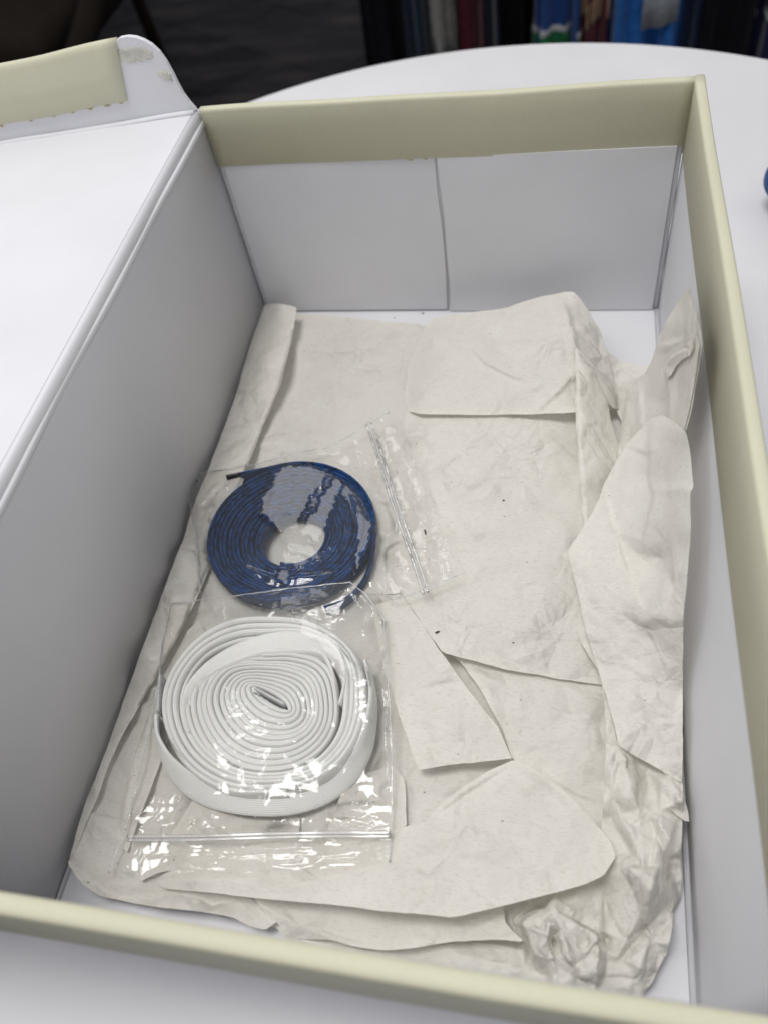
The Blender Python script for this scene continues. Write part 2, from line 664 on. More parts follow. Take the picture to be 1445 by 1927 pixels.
lw = sweep_profile('side_wall', lw_prof, lframe(-0.012), lframe(L - 0.0002), WHITE, shoe)
# score line pressed along the wall just below the hinge
sweep_profile('hinge_fold', [(-0.0002, hz - 0.0075), (-0.0008, hz - 0.0062), (-0.0008, hz - 0.0048), (0.0001, hz - 0.0036), (0.0006, hz - 0.0055)],
              lframe(-0.012), lframe(L - 0.001), WHITE, lw, True, 30, lambda t: (0.00025 * math.sin(t * 23) + .0002 * math.sin(t * 9), 0, 0.0003 * math.sin(t * 17)))
sweep_profile('foot_fold', [(0, 0.0002), (-0.0014, 0.0002), (-0.001, 0.0014), (-0.0002, 0.002)], lambda p, q: (-W2 - p + 0.0002, 0.0, q), lambda p, q: (-W2 - p + 0.0002, L - 0.002, q), WHITE, lw)

# lid: opened to the left, sloping down five degrees
TH = math.radians(5.17)
LX, LZ = -W2 - 0.0024, hz - 0.0001


def lid(s, y, n):
    """s along the lid away from the hinge, n above its lining"""
    return (LX - s * math.cos(TH) - n * math.sin(TH), y, LZ - s * math.sin(TH) + n * math.cos(TH))


LW = 0.245
ns, ny = 26, 26
v, f = [], []
for k, off in ((0, 0.0), (1, -0.003)):
    for i in range(ns + 1):
        for j in range(ny + 1):
            s = 0.0022 + LW * i / ns; y = -0.02 + (L - 0.0012 + 0.02) * j / ny
            bow = 0.0012 * math.sin(math.pi * i / ns) * (1 - 0.3 * j / ny)
            v.append(lid(s, y, off + bow))
q = (ns + 1) * (ny + 1)
for i in range(ns):
    for j in range(ny):
        a = i * (ny + 1) + j
        f.append((a, a + ny + 1, a + ny + 2, a + 1))
        f.append((q + a, q + a + 1, q + a + ny + 2, q + a + ny + 1))
for j in range(ny):
    f.append((j, j + 1, q + j + 1, q + j)); a = ns * (ny + 1) + j
    f.append((a, q + a, q + a + 1, a + 1))
for i in range(ns):
    a = i * (ny + 1); f.append((a, q + a, q + a + ny + 1, a + ny + 1)); a += ny
    f.append((a, a + ny + 1, q + a + ny + 1, q + a))
lidp = pydata('lid', v, f, WHITE, shoe)
try:
    lidp.data.set_sharp_from_angle(angle=math.radians(40))
except Exception: pass

# lid end flap: upright, with one rounded corner; points measured in the flap's own plane
YL = L - 0.0012
fl = [(-0.1225, 0.1322), (-0.1247, 0.1362), (-0.1265, 0.1405), (-0.1276, 0.1455), (-0.1284, 0.1510), (-0.1297, 0.1567), (-0.1316, 0.1615), (-0.1342, 0.1650), (-0.1374, 0.1674),
      (-0.1410, 0.1690), (-0.1448, 0.1697), (-0.1490, 0.1694), (-0.1516, 0.1683), (-0.25, 0.1571), (-0.34, 0.1490), (-0.34, 0.1112), (-0.2437, 0.1212), (-0.18, 0.1269)]
v = [(x, YL + 0.0006, z) for x, z in fl] + [(x, YL + 0.0030, z) for x, z in fl]
n = len(fl)
f = [tuple(range(n)), tuple(range(2 * n - 1, n - 1, -1))] + [(i, n + i, n + (i + 1) % n, (i + 1) % n) for i in range(n)]
flap = pydata('end_flap', v, f, WHITE, lidp, False)
# band over the flap edge
ev = []
for (xt, zt), (xb, zb) in (((-0.1516, 0.1683), (-0.1578, 0.1395)), ((-0.36, 0.1446), (-0.36, 0.1178))):
    ax = (xb - xt, zb - zt)
    ring = []
    for (p, qd) in [(-0.0004, 1.0), (-0.0005, 0.5), (-0.0005, 0.08), (-0.0001, 0.015), (0.0010, -0.035), (0.0024, -0.035), (0.0036, 0.015), (0.0040, 0.08), (0.0040, 0.95),
                    (0.0034, 0.95), (0.0034, 0.1), (0.0015, 0.0), (0.0005, 0.08), (0.0004, 1.0)]:
        ring.append((xt + ax[0] * qd, YL + p, zt + ax[1] * qd))
    ev.append(ring)
n = len(ev[0]); nn = 24
v, f = [], []
for s in range(nn + 1):
    t = s / nn
    for i in range(n):
        P = [ev[0][i][k] * (1 - t) + ev[1][i][k] * t for k in range(3)]
        P[2] += 0.0003 * math.sin(t * 21)
        v.append(P)
for s in range(nn):
    for i in range(n): f.append((s * n + i, s * n + (i + 1) % n, (s + 1) * n + (i + 1) % n, (s + 1) * n + i))
f += [tuple(range(n - 1, -1, -1)), tuple(nn * n + i for i in range(n))]
pydata('trim_band', v, f, OLIVE, lidp)
for i, (s, rr) in enumerate([(0.004, 1.9), (0.0125, 2.4), (0.0225, 1.7), (0.0335, 2.3), (0.0455, 1.6), (0.060, 2.0), (0.079, 1.8)]):
    blob('glue_spot', (-0.1578 - s, YL + 0.0003, 0.1392 - s * 0.1096 - 0.0002), rr * 0.0009 * (0.6 + 0.5 * ((i * 7) % 5) / 4), 0.0006, 0.0004, GLUE, lidp, 20 + i)
# smear of old glue on the rounded tab: thin irregular film of glue
def smear(pts, mat, seed):
    r = random.Random(seed)
    bmx = bmesh.new()
    cx = sum(p[0] for p in pts) / len(pts); cz = sum(p[1] for p in pts) / len(pts)
    ring = []
    m = len(pts)
    for i in range(m * 5):
        a, b = pts[i // 5], pts[(i // 5 + 1) % m]; t = (i % 5) / 5
        ring.append((a[0] * (1 - t) + b[0] * t + r.uniform(-1, 1) * 0.0004, a[1] * (1 - t) + b[1] * t + r.uniform(-1, 1) * 0.0004))
    vs = []
    for k, sh in enumerate((1.0, 0.9, 0.6, 0.25)):
        vs.append([bmx.verts.new((cx + (x - cx) * sh, YL + 0.00055 - (0.00018 * min(k, 2) + r.uniform(0, 0.00012) * (k > 0)), cz + (z - cz) * sh)) for x, z in ring])
    for a, b in zip(vs, vs[1:]):
        for i in range(len(ring)): bmx.faces.new((a[i], a[(i + 1) % len(ring)], b[(i + 1) % len(ring)], b[i]))
    bmx.faces.new(vs[-1])
    return bm_obj('glue_smear', bmx, mat, lidp, True)


smear([(-0.1535, 0.1640), (-0.1500, 0.1648), (-0.1440, 0.1650), (-0.1385, 0.1640), (-0.1350, 0.1622), (-0.1352, 0.1590), (-0.1400, 0.1582), (-0.1460, 0.1577), (-0.1525, 0.1578), (-0.1540, 0.1610)], GLUESTAIN, 3)
smear([(-0.1345, 0.1535), (-0.1318, 0.1530), (-0.1296, 0.1515), (-0.1292, 0.1475), (-0.1318, 0.1478), (-0.1345, 0.1490), (-0.1368, 0.1510)], GLUESTAIN, 4)
# bead where flap and lid meet
sweep_profile('crease_bead', [(0, 0.0), (0.0001, 0.0009), (0.0008, 0.0016), (0.0018, 0.0018), (0.0026, 0.0012), (0.0028, 0.0)],
              lambda p, q_: tuple(np.add(lid(0.0005, YL - 0.0022 + p, q_), 0)), lambda p, q_: lid(LW, YL - 0.0022 + p, q_), WHITE, lidp, True, 30,
              lambda t: (0, 0.0002 * math.sin(t * 31), 0.0002 * math.sin(t * 19)))

# ------------------------------------------------------------------ crumpled tissue paper
STEP = 4
GX, GY = np.arange(0, 1445 + STEP, STEP), np.arange(500, 1927 + STEP, STEP)
COMP = np.zeros((len(GY), len(GX)))          # height of what lies there so far (mm)
GRID = np.stack(np.meshgrid(GX, GY), -1).reshape(-1, 2).astype(float)


def inside(poly, pts):
    x, y = pts[:, 0], pts[:, 1]
    r = np.zeros(len(pts), bool)
    n = len(poly)
    for i in range(n):
        x0, y0 = poly[i]; x1, y1 = poly[(i + 1) % n]
        if y0 == y1: continue
        c = ((y0 > y) != (y1 > y)) & (x < (x1 - x0) * (y - y0) / (y1 - y0) + x0)
        r ^= c
    return r


def segdist(line, pts):
    """distance to a polyline, signed side and parameter"""
    best = np.full(len(pts), 1e9); side = np.zeros(len(pts)); par = np.zeros(len(pts))
    tot = sum(math.dist(a, b) for a, b in zip(line, line[1:])); acc = 0
    for a, b in zip(line, line[1:]):
        a = np.array(a, float); b = np.array(b, float)
        d = b - a; l = np.linalg.norm(d)
        t = np.clip(((pts - a) @ d) / (l * l), 0, 1)
        q = pts - a - t[:, None] * d
        dd = np.hypot(q[:, 0], q[:, 1])
        s = np.sign(d[0] * (pts[:, 1] - a[1]) - d[1] * (pts[:, 0] - a[0]))
        k = dd < best
        best[k] = dd[k]; side[k] = s[k]; par[k] = (acc + t[k] * l) / tot
        acc += l
    return best, side, par


def rbf(ctrl, pts, kind='r'):
    c = np.array(ctrl, float)
    P = c[:, :2] / 200; z = c[:, 2]
    def phi(r): return r if kind == 'r' else np.where(r > 0, r * r * np.log(r + 1e-9), 0)
    n = len(P)
    A = phi(np.linalg.norm(P[:, None] - P[None], axis=2)) + 1e-3 * np.eye(n) * (1 if kind == 'r' else 3)
    Q = np.c_[np.ones(n), P]
    M = np.block([[A, Q], [Q.T, np.zeros((3, 3))]])
    w = np.linalg.solve(M, np.r_[z, 0, 0, 0])
    q = pts / 200
    return phi(np.linalg.norm(q[:, None] - P[None], axis=2)) @ w[:n] + np.c_[np.ones(len(q)), q] @ w[n:]


def comp_at(pts):
    fx = np.clip((pts[:, 0] - GX[0]) / STEP, 0, len(GX) - 1.001); fy = np.clip((pts[:, 1] - GY[0]) / STEP, 0, len(GY) - 1.001)
    ix, iy = fx.astype(int), fy.astype(int); tx, ty = fx - ix, fy - iy
    return (COMP[iy, ix] * (1 - tx) * (1 - ty) + COMP[iy, ix + 1] * tx * (1 - ty) + COMP[iy + 1, ix] * (1 - tx) * ty + COMP[iy + 1, ix + 1] * tx * ty)


def wrinkle_field(bbox, n, amp, wid, length, seed, aniso=None):
    r = np.random.RandomState(seed)
    x0, y0, x1, y1 = bbox
    out = []
    for i in range(n):
        c = (r.uniform(x0, x1), r.uniform(y0, y1))
        a = r.uniform(0, math.pi) if aniso is None else r.normal(aniso, 0.45)
        ln = length * r.uniform(0.5, 1.6); wd = wid * r.uniform(0.5, 1.8)
        bend = r.uniform(-0.25, 0.25) / max(ln, 1)
        out.append((c, a, ln, wd, amp * r.choice([-1, 1]) * r.uniform(0.3, 1.1), bend, r.rand() < 0.55))
    return out


def eval_wrinkles(W, pts):
    z = np.zeros(len(pts))
    for c, a, ln, wd, am, bend, onesided in W:
        d = pts - np.array(c)
        s = d[:, 0] * math.cos(a) + d[:, 1] * math.sin(a)
        p = -d[:, 0] * math.sin(a) + d[:, 1] * math.cos(a) + bend * s * s
        k = np.clip(1 - (s / ln) ** 2, 0, 1) ** 1.5
        if onesided:      # a facet: sharp on one side, long slope on the other
            g = np.where(p < 0, np.clip(1 + p / (wd * 3.2), 0, 1), np.clip(1 - p / (wd * 0.8), 0, 1))
        else:
            g = np.clip(1 - np.abs(p) / wd, 0, 1)
        z += am * k * g
    return z


def facet_field(bbox, spacing, amp, seed, stretch=1.0, ang=0.0):
    """random triangulated facets: piecewise flat with sharp creases, like crumpled paper pressed flat"""
    r = np.random.RandomState(seed)
    x0, y0, x1, y1 = bbox
    mx, my = (x0 + x1) / 2, (y0 + y1) / 2
    R_ = math.hypot(x1 - x0, y1 - y0) / 2 + 2 * spacing
    n = int((2 * R_ / spacing) * (2 * R_ / (spacing * stretch)))
    p = r.uniform(-R_, R_, (max(n, 12), 2))
    p = np.vstack([p, [(-2 * R_, -2 * R_), (2 * R_, -2 * R_), (2 * R_, 2 * R_), (-2 * R_, 2 * R_)]])
    ca, sa = math.cos(ang), math.sin(ang)
    vs, es, fs, *_ = delaunay_2d_cdt([Vector((a, b / stretch)) for a, b in p], [], [], 0, 1e-6)
    q = np.array([(v[0], v[1] * stretch) for v in vs])
    q = np.stack([mx + q[:, 0] * ca - q[:, 1] * sa, my + q[:, 0] * sa + q[:, 1] * ca], 1)
    return q, [tuple(t) for t in fs], amp * np.clip(r.normal(0, 0.6, len(q)), -1.3, 1.3)


def eval_facets(F, pts):
    q, fs, hh = F
    z = np.zeros(len(pts))
    lo, hi = pts.min(0), pts.max(0)
    for t in fs:
        a, b, c = q[t[0]], q[t[1]], q[t[2]]
        tmin = np.minimum(np.minimum(a, b), c); tmax = np.maximum(np.maximum(a, b), c)
        if (tmin > hi).any() or (tmax < lo).any(): continue
        k = np.where((pts[:, 0] >= tmin[0]) & (pts[:, 0] <= tmax[0]) & (pts[:, 1] >= tmin[1]) & (pts[:, 1] <= tmax[1]))[0]
        if not len(k): continue
        d = (b[1] - c[1]) * (a[0] - c[0]) + (c[0] - b[0]) * (a[1] - c[1])
        if abs(d) < 1e-9: continue
        P_ = pts[k]
        u = ((b[1] - c[1]) * (P_[:, 0] - c[0]) + (c[0] - b[0]) * (P_[:, 1] - c[1])) / d
        v = ((c[1] - a[1]) * (P_[:, 0] - c[0]) + (a[0] - c[0]) * (P_[:, 1] - c[1])) / d
        w_ = 1 - u - v
        m = (u >= -1e-6) & (v >= -1e-6) & (w_ >= -1e-6)
        z[k[m]] = u[m] * hh[t[0]] + v[m] * hh[t[1]] + w_[m] * hh[t[2]]
    return z


def mirror_plane(poly, lamp, period):
    """tilt (mm) of a facet of film turned on purpose so that it mirrors a ceiling lamp as a glint"""
    c = np.mean(poly, axis=0)
    p = at1(c[0], c[1], 0.016)
    l = np.array(LAMPS[lamp]) - p; l /= np.linalg.norm(l)
    v = CAM - p; v /= np.linalg.norm(v)
    h = l + v
    gx, gy = -h[0] / h[2], -h[1] / h[2]

    def fn(pts):
        pts = pts + np.stack([3.5 * np.sin(pts[:, 1] * 0.11 + c[0]) + 2 * np.sin(pts[:, 0] * 0.19), 3.5 * np.sin(pts[:, 0] * 0.13 + c[1]) + 2 * np.sin(pts[:, 1] * 0.23)], 1) * (1 if period else 0.25)
        W_ = at(pts, 0.016) - p
        d = (gx * W_[:, 0] + gy * W_[:, 1]) * 1000
        if period:
            sp = period * math.hypot(gx, gy)
            d = np.mod(d, sp) - sp / 2
        return d
    return fn


def jag(poly, seed, amp=0.8, step=14):
    """resample an outline finely with slight unevenness"""
    r = np.random.RandomState(seed)
    out = []
    n = len(poly)
    for i in range(n):
        a, b = np.array(poly[i], float), np.array(poly[(i + 1) % n], float)
        k = max(1, int(np.linalg.norm(b - a) / step))
        nrm = np.array([-(b - a)[1], (b - a)[0]]) / (np.linalg.norm(b - a) + 1e-9)
        for j in range(k):
            t = j / k
            out.append(a * (1 - t) + b * t + (nrm * r.uniform(-amp, amp) if j else 0))
    return [tuple(p) for p in out]


def smooth_poly(poly, it=1):
    for _ in range(it):
        q = []
        n = len(poly)
        for i in range(n):
            a, b = poly[i], poly[(i + 1) % n]
            q += [(a[0] * .9 + b[0] * .1, a[1] * .9 + b[1] * .1), (a[0] * .1 + b[0] * .9, a[1] * .1 + b[1] * .9)]
        poly = q
    return poly


def sheet(name, outline, ctrl, mat, parent, wrk=(40, 0.8, 14, 60), seed=1, creases=(), folds=(), gap=0.7, step=3.6, kind='r', rounded=True,
          aniso=None, extra=None, update=True, lim=None, fac=1.0, patches=(), crinkle=(), fsp=(95, 40)):
    """one visible layer: outline measured on the photograph, heights in mm above the box floor.
    It is laid over everything built before it, at least `gap` mm higher."""
    poly = jag(smooth_poly(outline) if rounded else outline, seed)
    arr = np.array(poly)
    x0, y0 = arr.min(0); x1, y1 = arr.max(0)
    W = wrinkle_field((x0, y0, x1, y1), int(wrk[0] * 0.4), wrk[1] * 0.55, wrk[2] * 0.8, wrk[3], seed, aniso) + \
        wrinkle_field((x0, y0, x1, y1), wrk[0] * 2, wrk[1] * 0.3, wrk[2] * 0.4, wrk[3] * 0.5, seed + 50, aniso)

    bb = (x0, y0, x1, y1)
    F1 = facet_field(bb, fsp[0], 2.1 * wrk[1] * fac, seed + 7, 1.5, seed * 1.3)
    F2 = facet_field(bb, fsp[1], 0.8 * wrk[1] * fac, seed + 9, 1.3, seed * 0.7)

    CR = [(q_, facet_field((*np.min(q_, axis=0), *np.max(q_, axis=0)), sp_, am_, seed + 31 + i_, st_, an_)) for i_, (q_, sp_, am_, st_, an_) in enumerate(crinkle)]
    F3 = facet_field(bb, 20, 0.22 * wrk[1] * fac, seed + 13, 1.3, seed * 0.4)
    PT = [(q_, max(rbf(ctrl, np.mean(q_, axis=0)[None], kind)[0], comp_at(np.array(q_, float)).max() + 0.5) + (0.3 if p_ else 1.6), mirror_plane(q_, l_, p_)) for q_, l_, p_ in patches]

    def height(pts):
        z = rbf(ctrl, pts, kind) + eval_wrinkles(W, pts)
        if fac > 0: z = z + eval_facets(F1, pts) + eval_facets(F2, pts) + eval_facets(F3, pts)
        for line, am, wd, sh in creases:
            d, sd, par = segdist(line, pts)
            fade = np.sin(math.pi * np.clip(par, 0, 1)) ** 0.8; am = am * 0.95; wd = wd * 1.25
            if sh == 'ridge': z += am * np.clip(1 - d / wd, 0, 1) * fade
            elif sh == 'step+': z += am * np.where(sd > 0, np.clip(1 - d / wd, 0, 1), np.clip(1 - d / 7, 0, 1)) * fade
            else: z += am * np.where(sd < 0, np.clip(1 - d / wd, 0, 1), np.clip(1 - d / 7, 0, 1)) * fade
        for line, rad, drop in folds:
            d, _, _ = segdist(line, pts)
            k = np.clip(1 - d / rad, 0, 1)
            z -= drop * (1 - np.sqrt(np.clip(1 - k * k, 0, 1)))
        if extra is not None: z += extra(pts)
        for poly_, F_ in CR:
            kk = inside(poly_, pts)
            if kk.any(): z[kk] += eval_facets(F_, pts[kk])
        for poly_, z0_, fn_ in PT:
            kk = inside(poly_, pts + np.stack([2.5 * np.sin(pts[:, 1] * 0.17) + 2.0 * np.sin(pts[:, 1] * 0.41 + 1), 2.5 * np.sin(pts[:, 0] * 0.15 + 2) + 2.0 * np.sin(pts[:, 0] * 0.37)], 1))
            if kk.any(): z[kk] = z0_ + fn_(pts[kk])  # glint put into the film's shape: facet aimed at a lamp
        low = comp_at(pts) + gap
        s = 0.5                                   # soft maximum
        return np.maximum(z, low) if s == 0 else 0.5 * (z + low + np.sqrt((z - low) ** 2 + s * s))

    gx = np.arange(x0, x1, step); gy = np.arange(y0, y1, step * 0.9)
    g = np.stack(np.meshgrid(gx, gy), -1)
    g[1::2, :, 0] += step / 2
    g = g.reshape(-1, 2)
    r = np.random.RandomState(seed)
    g += r.uniform(-0.22, 0.22, g.shape) * step
    g = g[inside(poly, g)]
    d, _, _ = segdist(poly + [poly[0]], g)
    g = g[d > step * 0.45]
    allp = np.vstack([arr, g])
    n = len(arr)
    vs, es, fs, *_ = delaunay_2d_cdt([Vector(p) for p in allp], [(i, (i + 1) % n) for i in range(n)], [], 1, 1e-4)
    P = np.array([tuple(v) for v in vs])
    z = height(P)
    if lim is not None: z = np.minimum(z, lim)
    XYZ = at(P, z / 1000)
    XYZ[:, 0] = np.minimum(XYZ[:, 0], W2 - 0.0016)
    XYZ[:, 0] = np.maximum(XYZ[:, 0], -W2 + 0.0008)
    o = pydata(name, XYZ, [tuple(reversed(t)) for t in fs], mat, parent)
    if update:
        k = inside(poly, GRID)
        hz_ = height(GRID[k])
        c = COMP.reshape(-1)
        c[k] = np.maximum(c[k], hz_)
    return o, height


tissue = empty('tissue_paper', (0.02, 0.16, 0.0), 'crumpled natural tissue paper lining the open shoe box', 'tissue paper')

# the broad lowest layer
sheet('under_layer', [(515, 606), (640, 600), (795, 612), (1000, 640), (1120, 640), (1180, 690), (1165, 760), (1240, 800), (1275, 1100), (1278, 1500), (1270, 1690), (1220, 1850),
                      (1195, 1900), (1000, 1888), (700, 1838), (600, 1806), (545, 1776), (520, 1745), (470, 1742), (440, 1726), (400, 1718), (290, 1708), (190, 1688), (145, 1652), (128, 1626),
                      (160, 1545), (200, 1440), (260, 1270), (330, 1100), (420, 870), (480, 680)],
      [(515, 606, 3), (640, 600, 2.2), (795, 612, 2.2), (1000, 640, 4), (1120, 640, 4), (1180, 690, 6), (1275, 1100, 8), (1278, 1500, 8), (1220, 1850, 4), (700, 1830, 3), (600, 1772, 3),
       (470, 1742, 1), (400, 1716, 1), (290, 1706, 1.2), (190, 1688, 2), (135, 1635, 6), (260, 1270, 4), (420, 870, 3), (480, 680, 3), (620, 760, 2.2), (600, 1000, 3.5), (500, 1300, 4), (350, 1560, 7),
       (250, 1640, 8), (350, 1660, 9), (450, 1680, 9), (600, 1700, 8), (900, 1700, 7), (1000, 1300, 6), (900, 900, 5), (480, 1500, 6), (650, 1500, 6)],
      PAPER, tissue, (70, 1.5, 18, 70), 11, gap=0.4, step=4.2,
      creases=[([(200, 1560), (220, 1578), (280, 1600), (420, 1615)], 3, 22, 'ridge'), ([(300, 1290), (262, 1400), (235, 1500), (222, 1570)], 4, 30, 'step+'),
               ([(360, 1480), (310, 1560), (300, 1600)], 4, 34, 'step-')])

# back panel, flat
sheet('flat_panel', [(545, 590), (600, 592), (660, 598), (720, 604), (796, 611), (800, 640), (784, 700), (775, 760), (770, 800), (780, 1060), (760, 1120), (400, 1110), (440, 900), (500, 740)],
      [(545, 590, 4), (660, 598, 3), (796, 611, 3.2), (640, 760, 3), (784, 700, 5), (770, 800, 9), (600, 900, 4), (740, 900, 8), (440, 900, 5), (500, 740, 4), (420, 1100, 5), (760, 1100, 8), (700, 1000, 6)],
      PAPER, tissue, (16, 0.5, 22, 80), 12, gap=0.4, creases=[([(520, 815), (590, 835), (640, 850)], 1.0, 26, 'step+'), ([(765, 640), (752, 740), (748, 780)], 2.0, 24, 'step-')])

# rolled strip along the left wall
sheet('rolled_edge', [(499, 573), (520, 571), (545, 574), (559, 579), (553, 620), (542, 670), (530, 722), (512, 765), (495, 805), (482, 840), (468, 875), (440, 962), (402, 1050), (378, 1110), (345, 1180),
                      (300, 1262), (262, 1330), (232, 1382), (205, 1440), (185, 1500), (164, 1545), (148, 1590), (130, 1622), (146, 1560), (165, 1500), (186, 1450), (205, 1400), (240, 1300), (280, 1190), (320, 1080),
                      (340, 1028), (345, 1018), (360, 965), (405, 850), (440, 760), (462, 680), (485, 605)],
      [(499, 573, 8), (530, 572, 19), (559, 579, 15), (530, 722, 15), (505, 690, 20), (468, 875, 15), (425, 880, 15), (405, 850, 5), (440, 760, 5), (462, 680, 5), (485, 605, 6), (345, 1018, 5), (385, 1000, 8), (402, 1050, 6),
       (440, 962, 7), (378, 1110, 9), (330, 1130, 15), (345, 1050, 12), (390, 940, 13), (320, 1080, 6), (280, 1190, 6), (300, 1262, 13), (280, 1240, 16), (240, 1300, 6), (232, 1382, 10), (205, 1400, 6), (165, 1500, 7), (185, 1500, 10), (148, 1590, 10), (132, 1620, 6)],
      PAPER, tissue, (26, 0.45, 14, 50), 13, gap=0.6, folds=[([(553, 620), (530, 722), (495, 805), (468, 875), (402, 1050), (345, 1180), (262, 1330)], 9, 3.5)],
      creases=[([(490, 905), (440, 880), (405, 850)], 0.8, 18, 'step+'), ([(342, 1020), (365, 1027), (385, 1032)], 1.4, 14, 'step-')])

# pane right of the pocket
sheet('flat_panel', [(800, 1190), (950, 1240), (1132, 1270), (1142, 1340), (1150, 1420), (1142, 1500), (1136, 1570), (1060, 1505), (1000, 1452), (962, 1427), (945, 1372), (905, 1300), (870, 1250)],
      [(800, 1190, 8), (950, 1240, 9), (1132, 1270, 8), (1142, 1340, 9), (1150, 1420, 9), (1136, 1570, 8), (1060, 1505, 11), (1000, 1452, 12), (962, 1427, 12), (945, 1372, 12), (905, 1300, 12), (1050, 1400, 13), (1000, 1320, 13), (1110, 1350, 13)],
      PAPER, tissue, (18, 0.6, 18, 70), 15, gap=0.6,
      creases=[([(895, 1255), (925, 1320), (945, 1380), (955, 1395)], 1.2, 14, 'ridge'), ([(960, 1345), (1050, 1340), (1100, 1348)], 0.9, 24, 'step+'), ([(1020, 1450), (1080, 1490), (1135, 1512)], 1.4, 22, 'step-')])

# block in the middle
sheet('flat_panel', [(765, 765), (900, 768), (1083, 765), (1110, 800), (1140, 850), (1160, 900), (1140, 950), (1125, 1050), (1125, 1150), (1130, 1230), (1134, 1289), (1090, 1283), (1050, 1278), (1015, 1270),
                     (950, 1260), (890, 1243), (832, 1228), (808, 1195), (785, 1160), (762, 1127), (742, 1090), (742, 950), (755, 850)],
      [(765, 765, 12), (900, 768, 22), (1083, 765, 24), (1140, 850, 12), (1160, 900, 12), (1140, 950, 14), (1130, 1230, 12), (1134, 1289, 11), (1015, 1270, 13), (950, 1260, 14.5), (832, 1228, 15), (762, 1127, 13),
       (742, 1090, 8), (742, 950, 8), (755, 850, 9), (790, 820, 18), (815, 870, 19), (850, 965, 19), (930, 1070, 19), (1000, 900, 23), (1050, 1000, 22), (1050, 1150, 17), (800, 950, 14), (830, 1080, 15)],
      PAPER, tissue, (22, 0.55, 20, 90), 14, gap=0.8, creases=[([(808, 850), (850, 965), (930, 1072)], -1.1, 16, 'ridge'), ([(770, 1130), (830, 1120), (900, 1090)], .8, 30, 'step+')])

# pocket left of it
sheet('folded_flap', [(700, 1140), (758, 1124), (795, 1176), (825, 1222), (850, 1255), (880, 1298), (905, 1330), (936, 1368), (962, 1427), (900, 1434), (840, 1440), (787, 1449), (778, 1425), (765, 1385), (750, 1345), (735, 1290), (722, 1260)],
      [(700, 1140, 9), (758, 1124, 13), (825, 1222, 15), (880, 1298, 16), (936, 1368, 16), (962, 1427, 15), (840, 1440, 15), (787, 1449, 13.5), (765, 1385, 13), (735, 1290, 11), (722, 1260, 9), (800, 1300, 14), (850, 1380, 16)],
      PAPER, tissue, (18, 0.5, 12, 50), 16, gap=0.6, rounded=False,
      creases=[([(775, 1295), (820, 1283), (862, 1272)], 1.3, 16, 'step-'), ([(780, 1358), (830, 1352)], 1.0, 12, 'step+'), ([(720, 1395), (745, 1408), (786, 1446)], 1.4, 20, 'ridge')])

# right lower column, crumpled
sheet('crumpled_corner', [(1128, 1270), (1150, 1350), (1160, 1395), (1200, 1420), (1245, 1440), (1284, 1470), (1283, 1560), (1279, 1610), (1282, 1650), (1280, 1688), (1266, 1712), (1264, 1745), (1254, 1795), (1238, 1822), (1226, 1850), (1196, 1884), (1100, 1890), (1000, 1870), (960, 1830),
                          (960, 1790), (985, 1775), (960, 1745), (940, 1722), (945, 1690), (1000, 1665), (1130, 1600), (1132, 1550), (1134, 1480), (1140, 1400), (1138, 1340)],
      [(1128, 1270, 12), (1150, 1350, 13), (1160, 1395, 14), (1245, 1440, 15), (1284, 1470, 13), (1283, 1560, 12), (1281, 1690, 10), (1252, 1800, 5), (1196, 1884, 2.5), (1000, 1870, 3), (960, 1790, 6), (985, 1775, 10),
       (940, 1722, 12), (1000, 1665, 8), (1130, 1600, 8), (1140, 1400, 13), (1160, 1500, 16), (1200, 1480, 17), (1220, 1600, 18), (1260, 1600, 17), (1240, 1700, 17), (1180, 1640, 15), (1150, 1700, 9), (1080, 1690, 7), (1100, 1750, 9), (1040, 1740, 15),
       (1020, 1700, 15), (1200, 1760, 15), (1150, 1800, 12), (1060, 1820, 10), (1190, 1840, 9)],
      PAPER, tissue, (14, 2.6, 22, 70), 17, fac=2.3, fsp=(78, 36), gap=0.8, step=3.4,
      creases=[([(1240, 1450), (1243, 1530), (1232, 1600), (1225, 1680)], 3.5, 22, 'step-'), ([(1165, 1400), (1152, 1460), (1140, 1550)], 3, 18, 'step+'), ([(1165, 1480), (1175, 1550), (1195, 1585)], 2.5, 18, 'ridge'),
               ([(1145, 1650), (1180, 1630), (1220, 1672), (1270, 1690)], 4.5, 18, 'ridge'), ([(1185, 1650), (1195, 1720), (1170, 1760), (1200, 1800)], -4, 24, 'ridge'),
               ([(1020, 1680), (1050, 1720), (1120, 1760), (1140, 1830)], 5, 26, 'step+'), ([(945, 1735), (980, 1740), (1060, 1770), (1075, 1815)], 3, 22, 'step-'),
               ([(1060, 1845), (1120, 1830), (1180, 1850)], 3.5, 20, 'ridge'), ([(1030, 1700), (1075, 1745)], -4, 16, 'ridge')])

